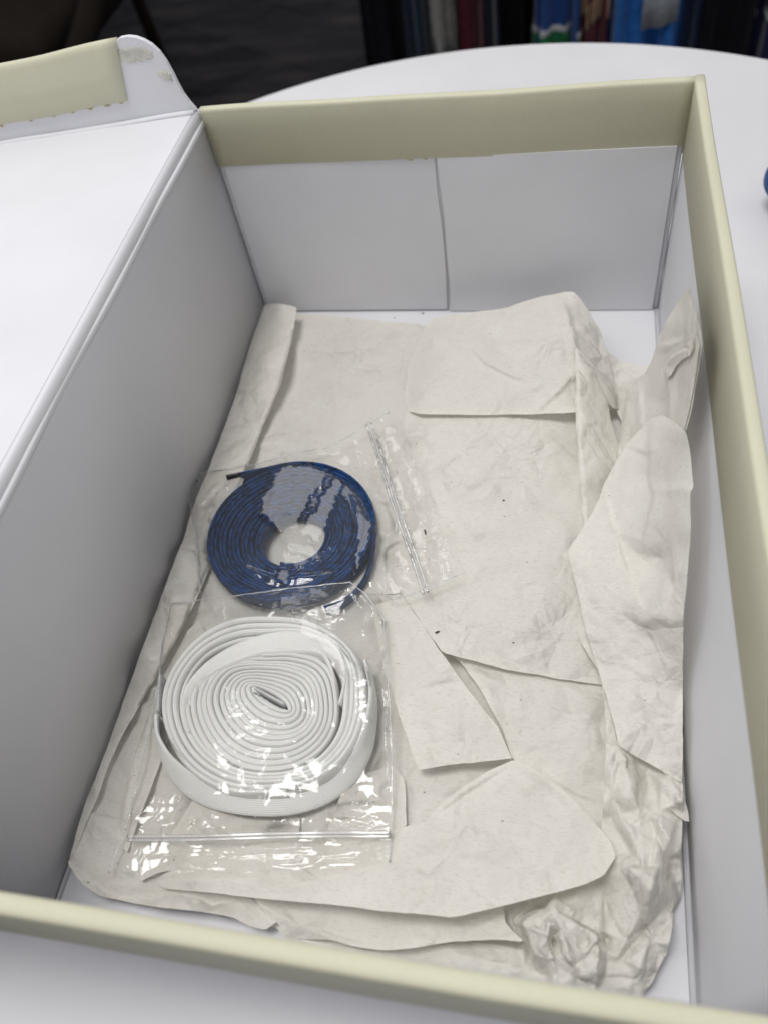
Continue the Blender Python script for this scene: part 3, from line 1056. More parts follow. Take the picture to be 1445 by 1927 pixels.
# layers at the bottom, under the broad flap
sheet('folded_flap', [(560, 1765), (640, 1782), (720, 1790), (790, 1783), (860, 1774), (920, 1776), (990, 1788), (1010, 1830), (1050, 1870), (1010, 1886), (900, 1870), (760, 1842), (640, 1812)],
      [(560, 1765, 4), (720, 1790, 5.5), (860, 1774, 5), (920, 1776, 5), (990, 1788, 6), (1050, 1860, 5), (900, 1860, 3), (640, 1800, 3), (850, 1810, 7), (960, 1820, 8)],
      PAPER, tissue, (22, 0.9, 14, 50), 18, gap=0.5)
sheet('folded_flap', [(470, 1680), (640, 1690), (850, 1710), (945, 1695), (950, 1735), (962, 1750), (985, 1772), (930, 1768), (850, 1772), (780, 1784), (720, 1789), (660, 1780), (620, 1768), (590, 1768), (560, 1766), (538, 1750), (510, 1728), (490, 1706)],
      [(470, 1680, 8), (640, 1690, 9), (850, 1710, 9), (945, 1695, 9), (962, 1750, 14), (985, 1772, 18), (930, 1768, 17), (850, 1772, 16), (780, 1784, 13), (720, 1789, 9), (620, 1768, 6), (560, 1766, 5), (510, 1728, 6), (750, 1750, 10)],
      PAPER, tissue, (20, 0.9, 15, 55), 19, gap=0.8, creases=[([(530, 1715), (560, 1740), (640, 1768), (700, 1785)], 2.5, 16, 'step+'), ([(480, 1695), (540, 1730), (560, 1762)], 2.2, 14, 'ridge')])

# curled lip along the near left edge
sheet('rolled_edge', [(127, 1620), (150, 1622), (200, 1640), (262, 1652), (330, 1658), (400, 1672), (470, 1688), (525, 1732), (500, 1750), (470, 1743), (440, 1727), (400, 1719), (345, 1712), (290, 1706), (235, 1696), (190, 1686), (160, 1668), (143, 1648)],
      [(127, 1620, 9), (200, 1640, 7), (262, 1652, 7), (330, 1658, 7), (400, 1672, 7), (525, 1732, 8), (500, 1750, 9), (440, 1727, 11), (400, 1719, 12), (290, 1706, 12), (190, 1686, 11), (143, 1648, 12), (200, 1665, 4), (290, 1682, 4), (400, 1697, 5), (470, 1712, 6)],
      PAPER, tissue, (22, 1.3, 11, 36), 44, gap=0.4, step=3, fac=1.2)
# small folds at the lower left
sheet('folded_flap', [(352, 1188), (374, 1168), (398, 1210), (352, 1300), (318, 1390), (290, 1470), (262, 1540), (240, 1606), (220, 1574), (232, 1506), (262, 1400), (300, 1290)],
      [(352, 1188, 8), (374, 1168, 7), (398, 1210, 6), (318, 1390, 7), (262, 1540, 10), (240, 1606, 11), (220, 1574, 9), (262, 1400, 10), (300, 1290, 9), (300, 1380, 12), (250, 1530, 13)],
      PAPER, tissue, (10, 0.7, 12, 40), 41, gap=1.2, folds=[([(220, 1574), (232, 1506), (262, 1400), (300, 1290), (352, 1188)], 10, 3)])
sheet('folded_flap', [(378, 1482), (410, 1496), (470, 1520), (566, 1535), (560, 1592), (400, 1622), (300, 1642), (262, 1660), (268, 1610), (296, 1602), (330, 1560)],
      [(378, 1482, 9), (470, 1520, 7), (566, 1535, 6), (560, 1592, 8), (400, 1622, 10), (300, 1642, 11), (296, 1602, 11), (330, 1560, 12), (400, 1560, 11), (262, 1660, 10)],
      PAPER, tissue, (12, 0.9, 12, 40), 42, gap=1.2)
sheet('folded_flap', [(652, 1470), (700, 1452), (742, 1440), (762, 1470), (765, 1560), (700, 1585), (640, 1596), (606, 1588)],
      [(652, 1470, 10), (742, 1440, 9), (765, 1560, 9), (606, 1588, 11), (640, 1530, 13), (700, 1530, 10)],
      PAPER, tissue, (8, 0.8, 12, 40), 43, gap=1.4)

# broad flap at the bottom
sheet('folded_flap', [(292, 1662), (310, 1644), (400, 1600), (600, 1575), (735, 1562), (800, 1547), (830, 1512), (868, 1482), (915, 1452), (965, 1430), (985, 1436), (1010, 1452), (1060, 1488), (1095, 1522), (1130, 1562), (1149, 1586),
                      (1158, 1612), (1135, 1648), (1095, 1666), (1020, 1686), (940, 1706), (850, 1727), (800, 1721), (720, 1715), (640, 1704), (560, 1697), (480, 1690), (420, 1682), (350, 1676), (310, 1672)],
      [(200, 1668, 4), (262, 1640, 4), (400, 1600, 9), (600, 1575, 10), (735, 1562, 11), (800, 1547, 12), (868, 1482, 13), (965, 1430, 16), (1010, 1452, 17), (1060, 1488, 17), (1130, 1562, 16.5), (1158, 1612, 19), (1095, 1666, 21), (1020, 1686, 22),
       (850, 1727, 23), (720, 1715, 21), (560, 1697, 18), (420, 1682, 14), (350, 1676, 10), (262, 1672, 5), (900, 1560, 17), (1000, 1580, 18.5), (860, 1640, 19), (700, 1640, 16), (500, 1640, 14), (350, 1640, 12), (1000, 1500, 18)],
      PAPER, tissue, (34, 0.8, 17, 65), 20, gap=1.0,
      creases=[([(800, 1547), (870, 1490), (965, 1432)], 2.0, 26, 'step-'), ([(870, 1540), (878, 1570), (855, 1610), (825, 1660)], 1.6, 18, 'ridge'), ([(930, 1502), (985, 1482), (1030, 1466)], 1.3, 14, 'ridge'),
               ([(955, 1440), (1000, 1470), (1080, 1530)], 1.2, 12, 'ridge'), ([(490, 1615), (510, 1650), (560, 1665), (620, 1650)], -2.2, 22, 'ridge'), ([(270, 1662), (420, 1655), (520, 1672)], 2.0, 18, 'ridge'),
               ([(545, 1620), (600, 1660)], 2, 16, 'step+'), ([(800, 1580), (810, 1620), (790, 1680)], -1.4, 18, 'ridge')])

# upper flap folded over the block
sheet('folded_flap', [(813, 600), (840, 594), (870, 590), (950, 580), (1005, 561), (1045, 553), (1062, 549), (1078, 549), (1090, 560), (1110, 590), (1130, 624), (1142, 670), (1150, 705), (1161, 740), (1164, 772),
                      (1140, 770), (1083, 776), (1000, 780), (900, 781), (840, 780), (790, 779), (768, 774), (762, 745), (768, 690), (788, 640), (800, 615)],
      [(813, 600, 10), (870, 590, 18), (950, 580, 22), (1045, 553, 26), (1078, 549, 30), (1110, 590, 24), (1130, 624, 18), (1150, 705, 13), (1164, 772, 12), (1083, 776, 30), (1000, 780, 27), (900, 781, 25), (790, 779, 19), (762, 745, 8), (768, 690, 7), (788, 640, 8),
       (815, 640, 18), (800, 740, 19), (900, 660, 25), (1000, 640, 27), (1075, 640, 33), (1083, 700, 33), (1000, 720, 27), (900, 740, 25), (1060, 590, 32), (1120, 700, 20)],
      PAPER, tissue, (34, 0.7, 15, 60), 21, gap=1.3,
      creases=[([(862, 642), (885, 652), (915, 682), (960, 705), (1012, 724)], 2.6, 24, 'step-'), ([(1000, 778), (1040, 745), (1084, 700)], 2.2, 30, 'step-'), ([(866, 640), (872, 668)], 1.8, 10, 'ridge'),
               ([(890, 662), (980, 645), (1045, 642)], 1.0, 16, 'step+'), ([(1055, 560), (1072, 610), (1082, 650), (1086, 700)], 3, 14, 'step+'), ([(1075, 628), (1105, 612), (1128, 628)], 1.6, 12, 'ridge'), ([(905, 600), (960, 596), (1030, 575)], 1.0, 15, 'ridge')])

# upright roll right of it
sheet('rolled_edge', [(1081, 650), (1100, 672), (1130, 700), (1152, 706), (1160, 735), (1164, 770), (1152, 768), (1143, 757), (1148, 790), (1160, 830), (1170, 870), (1150, 905), (1125, 950), (1104, 992), (1098, 1000), (1092, 940), (1086, 860), (1082, 776)],
      [(1081, 650, 35), (1130, 700, 24), (1152, 706, 17), (1164, 770, 14), (1143, 757, 22), (1160, 830, 16), (1170, 870, 14), (1150, 905, 18), (1104, 992, 25), (1092, 940, 27), (1086, 860, 30), (1082, 776, 33), (1095, 800, 34), (1102, 900, 29), (1105, 720, 35)],
      PAPER, tissue, (18, 0.6, 11, 40), 22, gap=0.8, step=4, folds=[([(1081, 650), (1082, 776), (1086, 860), (1092, 940), (1098, 1000)], 10, 4)],
      creases=[([(1084, 668), (1110, 692), (1140, 712)], 1.8, 16, 'step+'), ([(1085, 715), (1120, 700), (1155, 705)], 1.2, 12, 'ridge')])


def ctx(u, v_, x): return (u, v_, atx_z(u, v_, x) * 1000)


# small crumpled scrap showing behind, in the corner
sheet('crumpled_corner', [(1150, 690), (1165, 680), (1190, 684), (1215, 690), (1225, 705), (1200, 740), (1185, 790), (1172, 800), (1158, 770), (1160, 740)],
      [(1150, 690, 8), (1190, 684, 11), (1225, 705, 14), (1200, 740, 18), (1172, 800, 12), (1160, 740, 9), (1180, 720, 14)], PAPER, tissue, (16, 1.6, 9, 26), 23, gap=0.5, step=3.5)

# tall rear flap against the right wall
sheet('folded_flap', [(1298, 539), (1304, 566), (1312, 600), (1319, 628), (1321, 650), (1313, 700), (1303, 760), (1290, 812), (1270, 830), (1240, 860), (1180, 905), (1168, 888), (1160, 850), (1168, 795), (1176, 740), (1182, 724), (1213, 702),
                      (1226, 676), (1234, 650), (1240, 630), (1252, 607), (1272, 572)],
      [ctx(1298, 539, .115), ctx(1312, 600, .1155), ctx(1321, 650, .1155), ctx(1313, 700, .115), ctx(1303, 760, .1145), ctx(1290, 812, .113), (1180, 905, 24), (1160, 850, 14), (1168, 795, 16), (1182, 724, 24), (1213, 702, 42), (1234, 650, 60),
       (1252, 607, 75), (1272, 572, 88), (1240, 760, 52), (1210, 800, 40), (1260, 690, 68), (1280, 640, 86), (1230, 840, 42)],
      PAPER, tissue, (14, 0.8, 14, 50), 24, gap=0.8, step=4, fac=0.8, creases=[([(1236, 655), (1262, 648), (1292, 634)], 3, 12, 'step+'), ([(1250, 690), (1270, 664), (1290, 655)], 2.5, 9, 'ridge'), ([(1200, 720), (1206, 780), (1196, 840)], 2, 16, 'step+'), ([(1256, 690), (1259, 760), (1258, 800)], 3, 12, 'step-')])
sheet('folded_flap', [(1290, 636), (1309, 624), (1316, 650), (1309, 700), (1298, 760), (1287, 808), (1278, 804), (1262, 796), (1262, 760), (1256, 722), (1246, 690), (1250, 683), (1266, 668), (1282, 660), (1295, 658), (1290, 648)],
      [ctx(1312, 622, .1148), ctx(1321, 650, .1148), ctx(1313, 700, .1142), ctx(1303, 760, .1138), ctx(1290, 805, .1124), (1262, 796, 40), (1246, 690, 60), (1266, 668, 70), (1280, 740, 60)],
      PAPER, tissue, (14, 0.9, 9, 30), 25, gap=2.4, step=3.5, rounded=False, creases=[([(1258, 690), (1272, 735), (1280, 760)], 2.2, 10, 'ridge'), ([(1272, 790), (1284, 786), (1300, 788)], 2, 9, 'ridge')])

# torn lip standing off the tall flap
sheet('torn_edge', [(1247, 694), (1252, 680), (1264, 668), (1280, 659), (1290, 646), (1301, 637), (1304, 652), (1298, 668), (1283, 676), (1270, 690), (1262, 706), (1254, 712)],
      [(1247, 694, 0), (1301, 637, 0), (1304, 652, 0), (1262, 706, 0), (1275, 675, 0)], PAPER, tissue, (6, 0.8, 7, 18), 45, gap=4.5, step=2.6, fac=1.0, rounded=False, update=False)

# big flap leaning on the right wall
sheet('folded_flap', [(1225, 786), (1246, 781), (1270, 795), (1290, 813), (1298, 850), (1304, 916), (1298, 926), (1299, 1000), (1293, 1080), (1285, 1160), (1284, 1300), (1284, 1420), (1283, 1480), (1262, 1462), (1240, 1448), (1200, 1426), (1163, 1403),
                      (1156, 1370), (1148, 1340), (1133, 1288), (1120, 1245), (1103, 1195), (1090, 1130), (1078, 1080), (1068, 1040), (1074, 1026), (1092, 1000), (1112, 968), (1126, 940), (1135, 912), (1152, 880), (1180, 834), (1205, 806)],
      [(1225, 786, 62), (1246, 781, 70), ctx(1290, 813, .1125), ctx(1304, 916, .1145), ctx(1298, 926, .1135), ctx(1299, 1000, .114), ctx(1293, 1080, .1135), ctx(1285, 1160, .1135), (1284, 1300, 24), (1284, 1420, 17), (1283, 1480, 13), (1240, 1448, 20), (1163, 1403, 22),
       (1133, 1288, 24), (1103, 1195, 28), (1068, 1040, 36), (1092, 1000, 38), (1135, 912, 42), (1180, 834, 50), (1205, 806, 56), (1220, 900, 56), (1180, 1000, 46), (1240, 1050, 46), (1220, 1200, 34), (1180, 1300, 27), (1240, 1350, 24), (1140, 1100, 38)],
      PAPER, tissue, (20, 0.6, 18, 70), 26, gap=1.2, step=3.4,
      creases=[([(1222, 800), (1226, 860), (1222, 900), (1232, 935), (1215, 1000), (1206, 1060)], 1.8, 18, 'step-'), ([(1228, 920), (1262, 922), (1300, 915)], 1.4, 12, 'ridge'), ([(1133, 908), (1165, 1040), (1210, 1160)], 1.8, 40, 'step+'),
               ([(1282, 1135), (1255, 1128), (1245, 1150), (1195, 1176)], 1.7, 16, 'ridge'), ([(1262, 1105), (1240, 1130), (1228, 1146)], 1.5, 10, 'step+'), ([(1222, 1350), (1170, 1390)], .8, 16, 'ridge'), ([(1180, 838), (1215, 850), (1240, 840)], 1.4, 14, 'step-')])
# curled tongue below it
sheet('folded_flap', [(1246, 1450), (1284, 1478), (1288, 1505), (1294, 1528), (1296, 1546), (1288, 1545), (1272, 1534), (1256, 1520), (1252, 1508), (1258, 1499), (1270, 1492), (1262, 1476)],
      [(1243, 1452, 12), (1284, 1484, 11), (1296, 1548, 17), (1294, 1530, 17), (1268, 1532, 19), (1250, 1508, 19), (1266, 1490, 17), (1280, 1510, 14)], PAPER, tissue, (4, 0.3, 9, 26), 27, gap=0.3, step=3)
# little corner peeping out
sheet('folded_flap', [(1084, 1180), (1092, 1174), (1100, 1178), (1125, 1262), (1106, 1232), (1092, 1208)], [(1084, 1180, 20), (1100, 1178, 22), (1125, 1262, 20), (1092, 1208, 18)], PAPER, tissue, (2, 0.2, 9, 26), 28, gap=0.6, step=3.5, rounded=False, update=False)


def fleck(u, v_, ru, rv, ang, parent, zoff=0.15):
    z = comp_at(np.array([[u, v_]], float))[0] + zoff
    c = at1(u, v_, z / 1000)
    r = random.Random(u)
    vs = []
    for i in range(9):
        a = 2 * math.pi * i / 9; k = r.uniform(0.7, 1.15)
        x, y = ru * k * math.cos(a), rv * k * math.sin(a)
        vs.append((c[0] + x * math.cos(ang) - y * math.sin(ang), c[1] + x * math.sin(ang) + y * math.cos(ang), c[2]))
    top = [(p[0], p[1], p[2] + 0.00035) for p in vs]
    f = [tuple(range(8, -1, -1)), tuple(range(9, 18))] + [(i, (i + 1) % 9, 9 + (i + 1) % 9, 9 + i) for i in range(9)]
    return pydata('fibre_fleck', vs + top, f, SPECK, parent, False)


fleck(795, 590, 0.0007, 0.0005, 0.2, shoe)
fleck(742, 598, 0.0004, 0.0003, 0.9, shoe)
fleck(822, 1190, 0.0011, 0.0005, 0.4, tissue)
fleck(947, 942, 0.0006, 0.0004, 0.1, tissue)
fleck(965, 1210, 0.0004, 0.00025, 0.1, tissue)

# ------------------------------------------------------------------ shoelaces
def ribbon(name, P, tilt, width, thick, mat, parent, nsec=12, u0=0.0):
    P = np.asarray(P, float); n = len(P)
    tilt = np.broadcast_to(tilt, n); width = np.broadcast_to(width, n); thick = np.broadcast_to(thick, n)
    T = np.gradient(P, axis=0); T /= np.linalg.norm(T, axis=1)[:, None]
    Z = np.array([0, 0, 1.0])
    O = np.cross(T, Z); O /= np.linalg.norm(O, axis=1)[:, None]
    U = np.cross(O, T)
    ct, st = np.cos(tilt)[:, None], np.sin(tilt)[:, None]
    Wd = ct * U - st * O
    Nd = ct * O + st * U
    s = np.r_[0, np.cumsum(np.linalg.norm(np.diff(P, axis=0), axis=1))] + u0
    v, f, uvs = [], [], []
    sec = []
    for k in range(nsec):
        a = 2 * math.pi * k / nsec + math.pi / nsec
        c, d = math.cos(a), math.sin(a)
        sec.append((math.copysign(abs(c) ** 0.6, c), math.copysign(abs(d) ** 0.95, d)))
    per = [0]
    for k in range(nsec):
        a, b = sec[k], sec[(k + 1) % nsec]
        per.append(per[-1] + math.hypot((b[0] - a[0]) * width.mean() / 2, (b[1] - a[1]) * thick.mean() / 2))
    for i in range(n):
        for (a, b) in sec: v.append(P[i] + Wd[i] * a * width[i] / 2 + Nd[i] * b * thick[i] / 2)
    for i in range(n - 1):
        for k in range(nsec):
            q = (k + 1) % nsec
            f.append((i * nsec + k, i * nsec + q, (i + 1) * nsec + q, (i + 1) * nsec + k))
            uvs += [(s[i], per[k]), (s[i], per[k + 1]), (s[i + 1], per[k + 1]), (s[i + 1], per[k])]
    f.append(tuple(range(nsec - 1, -1, -1))); uvs += [(s[0], 0)] * nsec
    f.append(tuple((n - 1) * nsec + k for k in range(nsec))); uvs += [(s[-1], 0)] * nsec
    o = pydata(name, v, f, mat, parent)
    uv = o.data.uv_layers.new(name='UVMap')
    for i, t in enumerate(uvs): uv.data[i].uv = t
    return o


# blue coil
blue = empty('shoelace', (-0.06, 0.172, 0.006), 'navy blue and black woven shoelace coiled in a bag', 'shoelace')
TURNS = 13.6
th = np.linspace(0, TURNS * 2 * math.pi, int(TURNS * 130))
t = th / th[-1]
r0, r1 = 0.0150, 0.0423
rr = r0 + (r1 - r0) * t ** 0.97 + 0.0002 * np.sin(th * 0.37) + 0.00012 * np.sin(th * 2.3)
end = math.radians(112)                      # direction in which the lace leaves the coil
a = end - th[-1] + th
cx = -0.0558 + (-0.0600 + 0.0558) * t; cy = 0.1690 + (0.1748 - 0.1690) * t
zc = 0.0112 + 0.0004 * np.sin(th * 1.0 + 1) + 0.00025 * np.sin(th * 0.31) + 0.0005 * t
P = np.stack([cx + rr * np.cos(a), cy + rr * np.sin(a) * 0.985, zc], 1)
tail_dir = P[-1] - P[-2]; tail_dir /= np.linalg.norm(tail_dir)
goal = at1(438, 903, 0.0125)
q0 = P[-1]
tl = []
for k in range(1, 12):
    s_ = k / 11
    c1 = q0 + tail_dir * 0.010
    tl.append((1 - s_) ** 2 * q0 + 2 * s_ * (1 - s_) * c1 + s_ ** 2 * goal)
P = np.vstack([P, tl])
ribbon('lace_band', P, 0.0 + 0.05 * np.sin(np.linspace(0, 60, len(P))), 0.0088, 0.00212, BLACE, blue)
tip = np.array([goal + (goal - tl[-2]) / np.linalg.norm(goal - tl[-2]) * 0.0012 * k for k in range(-4, 3)])
ribbon('aglet', tip, 0.0, 0.0090, 0.0026, AGLETB, blue)
# inner end of the lace, kinked into the hole
inn = at([(500, 962), (510, 975), (521, 992), (527, 1012), (520, 1035)], 0.0125)
# loose outer turn hugging the lower right of the coil
e2 = np.array([at1(u, v_, 0.0108) for u, v_ in [(702, 985), (704, 1020), (699, 1060), (687, 1095), (666, 1123), (642, 1139), (612, 1148)]])
e2 = np.array([np.array([np.interp(t_, np.linspace(0, 1, len(e2)), e2[:, k]) for k in range(3)]) for t_ in np.linspace(0, 1, 60)])
for _ in range(12): e2[1:-1] = 0.5 * e2[1:-1] + 0.25 * (e2[:-2] + e2[2:])
ribbon('lace_band', e2, 0.15, 0.0088, 0.0020, BLACE, blue)

# white coil
white = empty('shoelace', (-0.045, 0.085, 0.009), 'white woven cotton shoelace coiled in a loose oval', 'shoelace')
C0U, C0V = 508, 1312
ANG = np.radians(np.arange(0, 360, 30))
C1 = [128, 124, 98, 84, 93, 124, 146, 148, 148, 142, 141, 138]
C2 = [138, 148, 122, 102, 112, 137, 157, 159, 152, 145, 146, 144]
C3 = [186, 184, 168, 157, 168, 184, 203, 203, 192, 177, 186, 188]


def rad(tab, a):
    tab = np.array(tab, float)
    x = np.r_[ANG - 2 * math.pi, ANG, ANG + 2 * math.pi]; y = np.r_[tab, tab, tab]
    aa = np.mod(a, 2 * math.pi)
    i = np.floor(aa / math.radians(30)).astype(int); f_ = aa / math.radians(30) - i
    p = [y[12 + i + k] for k in (-1, 0, 1, 2)]
    return 0.5 * ((2 * p[1]) + (-p[0] + p[2]) * f_ + (2 * p[0] - 5 * p[1] + 4 * p[2] - p[3]) * f_ ** 2 + (-p[0] + 3 * p[1] - 3 * p[2] + p[3]) * f_ ** 3)


def slit_pt(a, A=36.0, B=7.0, rot=math.radians(-30)):
    x, y = A * np.cos(a - rot), B * np.sin(a - rot)
    return x * math.cos(rot) - y * math.sin(rot), x * math.sin(rot) + y * math.cos(rot)


def polar_pt(tab):
    return lambda a: (rad(tab, a) * np.cos(a), rad(tab, a) * np.sin(a))


ZT = 0.0195


def coil(ra, rb, turns, phase, z0, dz, wob, seed, wd=0.0092, n_per=120, tilt=0.0, rev=False):
    r = np.random.RandomState(seed)
    th = np.linspace(0, turns * 2 * math.pi, int(turns * n_per))
    t = th / th[-1]
    a = th + phase
    x0, y0 = ra(a); x1, y1 = rb(a)
    k = 1 + wob * np.sin(th * 0.83 + seed) * np.sin(math.pi * t)
    x = (x0 * (1 - t) + x1 * t) * k; y = (y0 * (1 - t) + y1 * t) * k
    uv = np.stack([C0U + x, C0V - y], 1)
    z = z0 + dz * np.sin(th * 0.71 + seed) + dz * 0.6 * np.sin(th * 1.9)
    P = at(uv, ZT)
    P[:, 2] = z
    # local pitch -> thickness of the squeezed lace
    tx, ty = np.gradient(x), np.gradient(y)
    tl_ = np.hypot(tx, ty) + 1e-9
    gap_px = np.abs((x1 - x0) * ty - (y1 - y0) * tx) / tl_ / turns
    return P, np.clip(gap_px * 0.000226 * 1.04, 0.0009, 0.0031)


P, tk = coil(slit_pt, polar_pt(C1), 11.3, 2.2, ZT - 0.0048, 0.0004, 0.015, 3)
ribbon('lace_band', P, 0.0, 0.0092, tk, WLACE, white)
P, tk = coil(polar_pt(C2), polar_pt(C3), 4.3, 3.0, ZT - 0.0046, 0.0006, 0.012, 5)
ribbon('lace_band', P, 0.10 + 0.1 * np.sin(np.linspace(0, 25, len(P))), 0.0096, np.clip(tk * 1.05, 0.0018, 0.0030), WLACE, white)


def spline(pts, n):
    pts = np.asarray(pts, float)
    k = len(pts)
    out = []
    for s_ in np.linspace(0, k - 1 - 1e-6, n):
        i = int(s_); f_ = s_ - i
        p = [pts[min(max(i + j, 0), k - 1)] for j in (-1, 0, 1, 2)]
        out.append(0.5 * ((2 * p[1]) + (-p[0] + p[2]) * f_ + (2 * p[0] - 5 * p[1] + 4 * p[2] - p[3]) * f_ ** 2 + (-p[0] + 3 * p[1] - 3 * p[2] + p[3]) * f_ ** 3))
    return np.array(out)


# loop whose flat face shows (u, v, z mm, tilt)
Kp = spline([(643, 1330, 15.5, 0), (648, 1288, 16, -.2), (636, 1248, 17, -.5), (606, 1222, 18, -.95), (560, 1211, 18.8, -1.2), (508, 1214, 19, -1.25), (452, 1233, 19, -1.25), (407, 1261, 18.5, -1.1), (373, 1298, 17.5, -.7), (356, 1338, 16, -.25), (362, 1385, 15, 0)], 110)
ribbon('lace_band', at(Kp[:, :2], Kp[:, 2] / 1000), Kp[:, 3], 0.0108, 0.0018, WLACE, white)
Kp = spline([(372, 1340, 14.5, -.1), (366, 1318, 15, -.2), (385, 1290, 15.5, -.25), (430, 1262, 16, -.3), (490, 1240, 16, -.3), (550, 1234, 15.5, -.3), (600, 1236, 15.2, -.2), (618, 1250, 15, -.1), (632, 1290, 14.6, 0), (636, 1340, 14.5, 0)], 90)[::-1]
ribbon('lace_band', at(Kp[:, :2], Kp[:, 2] / 1000), Kp[:, 3], 0.0090, 0.0019, WLACE, white)
# outermost turn, flopped over on the near side
Kp = spline([(298, 1352, 13.5, .15), (300, 1395, 13, .3), (325, 1445, 12.5, .7), (375, 1487, 12, 1.0), (445, 1507, 11.8, 1.12), (530, 1511, 11.8, 1.15), (600, 1494, 12, 1.1), (650, 1460, 12.5, .9), (684, 1410, 13.5, .55), (699, 1350, 14, .25), (701, 1300, 14.5, .1), (690, 1250, 14.5, .1)], 140)
ribbon('lace_band', at(Kp[:, :2], Kp[:, 2] / 1000), Kp[:, 3], 0.0102, 0.0021, WLACE, white)
# the clear lace end inside the slit, with its row of small dark marks
sl = at([(478, 1297), (538, 1330)], 0.0150)
ribbon('aglet', np.array([sl[0] * (1 - k) + sl[1] * k for k in np.linspace(0, 1, 12)]), 0.0, 0.0075, 0.0017, AGLETW, white)
al = at([(303, 1345), (307, 1275)], 0.0150)
ribbon('aglet', np.array([al[0] * (1 - k) + al[1] * k for k in np.linspace(0, 1, 8)]), 0.0, 0.0085, 0.0014, AGLETW, white)
vs, fs = [], []
mr = random.Random(5)
A_, B_ = at1(479, 1303, 0.0192), at1(534, 1333, 0.0192)
dv = (B_ - A_) / np.linalg.norm(B_ - A_); pv = np.array([-dv[1], dv[0], 0])
s_ = 0.0
Ls = np.linalg.norm(B_ - A_)
while s_ < Ls - 0.0006:
    wv = mr.uniform(0.0003, 0.0007); hv = mr.uniform(0.0003, 0.0008)
    b0 = A_ + dv * s_
    k = len(vs)
    for zz in (0, 0.00012):
        for (x, y) in ((0, 0), (wv, 0), (wv, hv), (0, hv)): vs.append(b0 + dv * x - pv * (y - 0.0002) + np.array([0, 0, zz]))
    fs += [(k + 4, k + 5, k + 6, k + 7), (k, k + 1, k + 5, k + 4), (k + 1, k + 2, k + 6, k + 5), (k + 2, k + 3, k + 7, k + 6), (k + 3, k, k + 4, k + 7)]
    s_ += wv + mr.uniform(0.0002, 0.0004)
pydata('printed_mark', vs, fs, PRINT, white, False)

# ------------------------------------------------------------------ zip bags of clear film
def bag(name, loc, label): return empty(name, loc, label, 'zip bag')


def raise_disc(c, ru, rv, z, pts_poly=None):
    k = ((GRID[:, 0] - c[0]) / ru) ** 2 + ((GRID[:, 1] - c[1]) / rv) ** 2 < 1
    cc = COMP.reshape(-1)
    cc[k] = np.maximum(cc[k], z)


bag1 = bag('zip_bag', (-0.05, 0.17, 0.006), 'clear plastic zip bag around the navy blue shoelace')
raise_disc((542, 1010), 164, 140, 16.4)


def ribs(lines_from, lines_to, n, amp, wd, poly):
    """fine parallel ribs pressed into the lip of the bag"""
    def fn(pts):
        k = inside(poly, pts)
        z = np.zeros(len(pts))
        a0, a1 = np.array(lines_from[0], float), np.array(lines_from[1], float)
        b0 = np.array(lines_to[0], float)
        d = a1 - a0; d /= np.linalg.norm(d)
        nrm = np.array([-d[1], d[0]])
        tot = (b0 - a0) @ nrm
        s = ((pts - a0) @ nrm) / tot
        z[k] = amp * np.cos(2 * math.pi * n * s[k])
        return z
    return fn


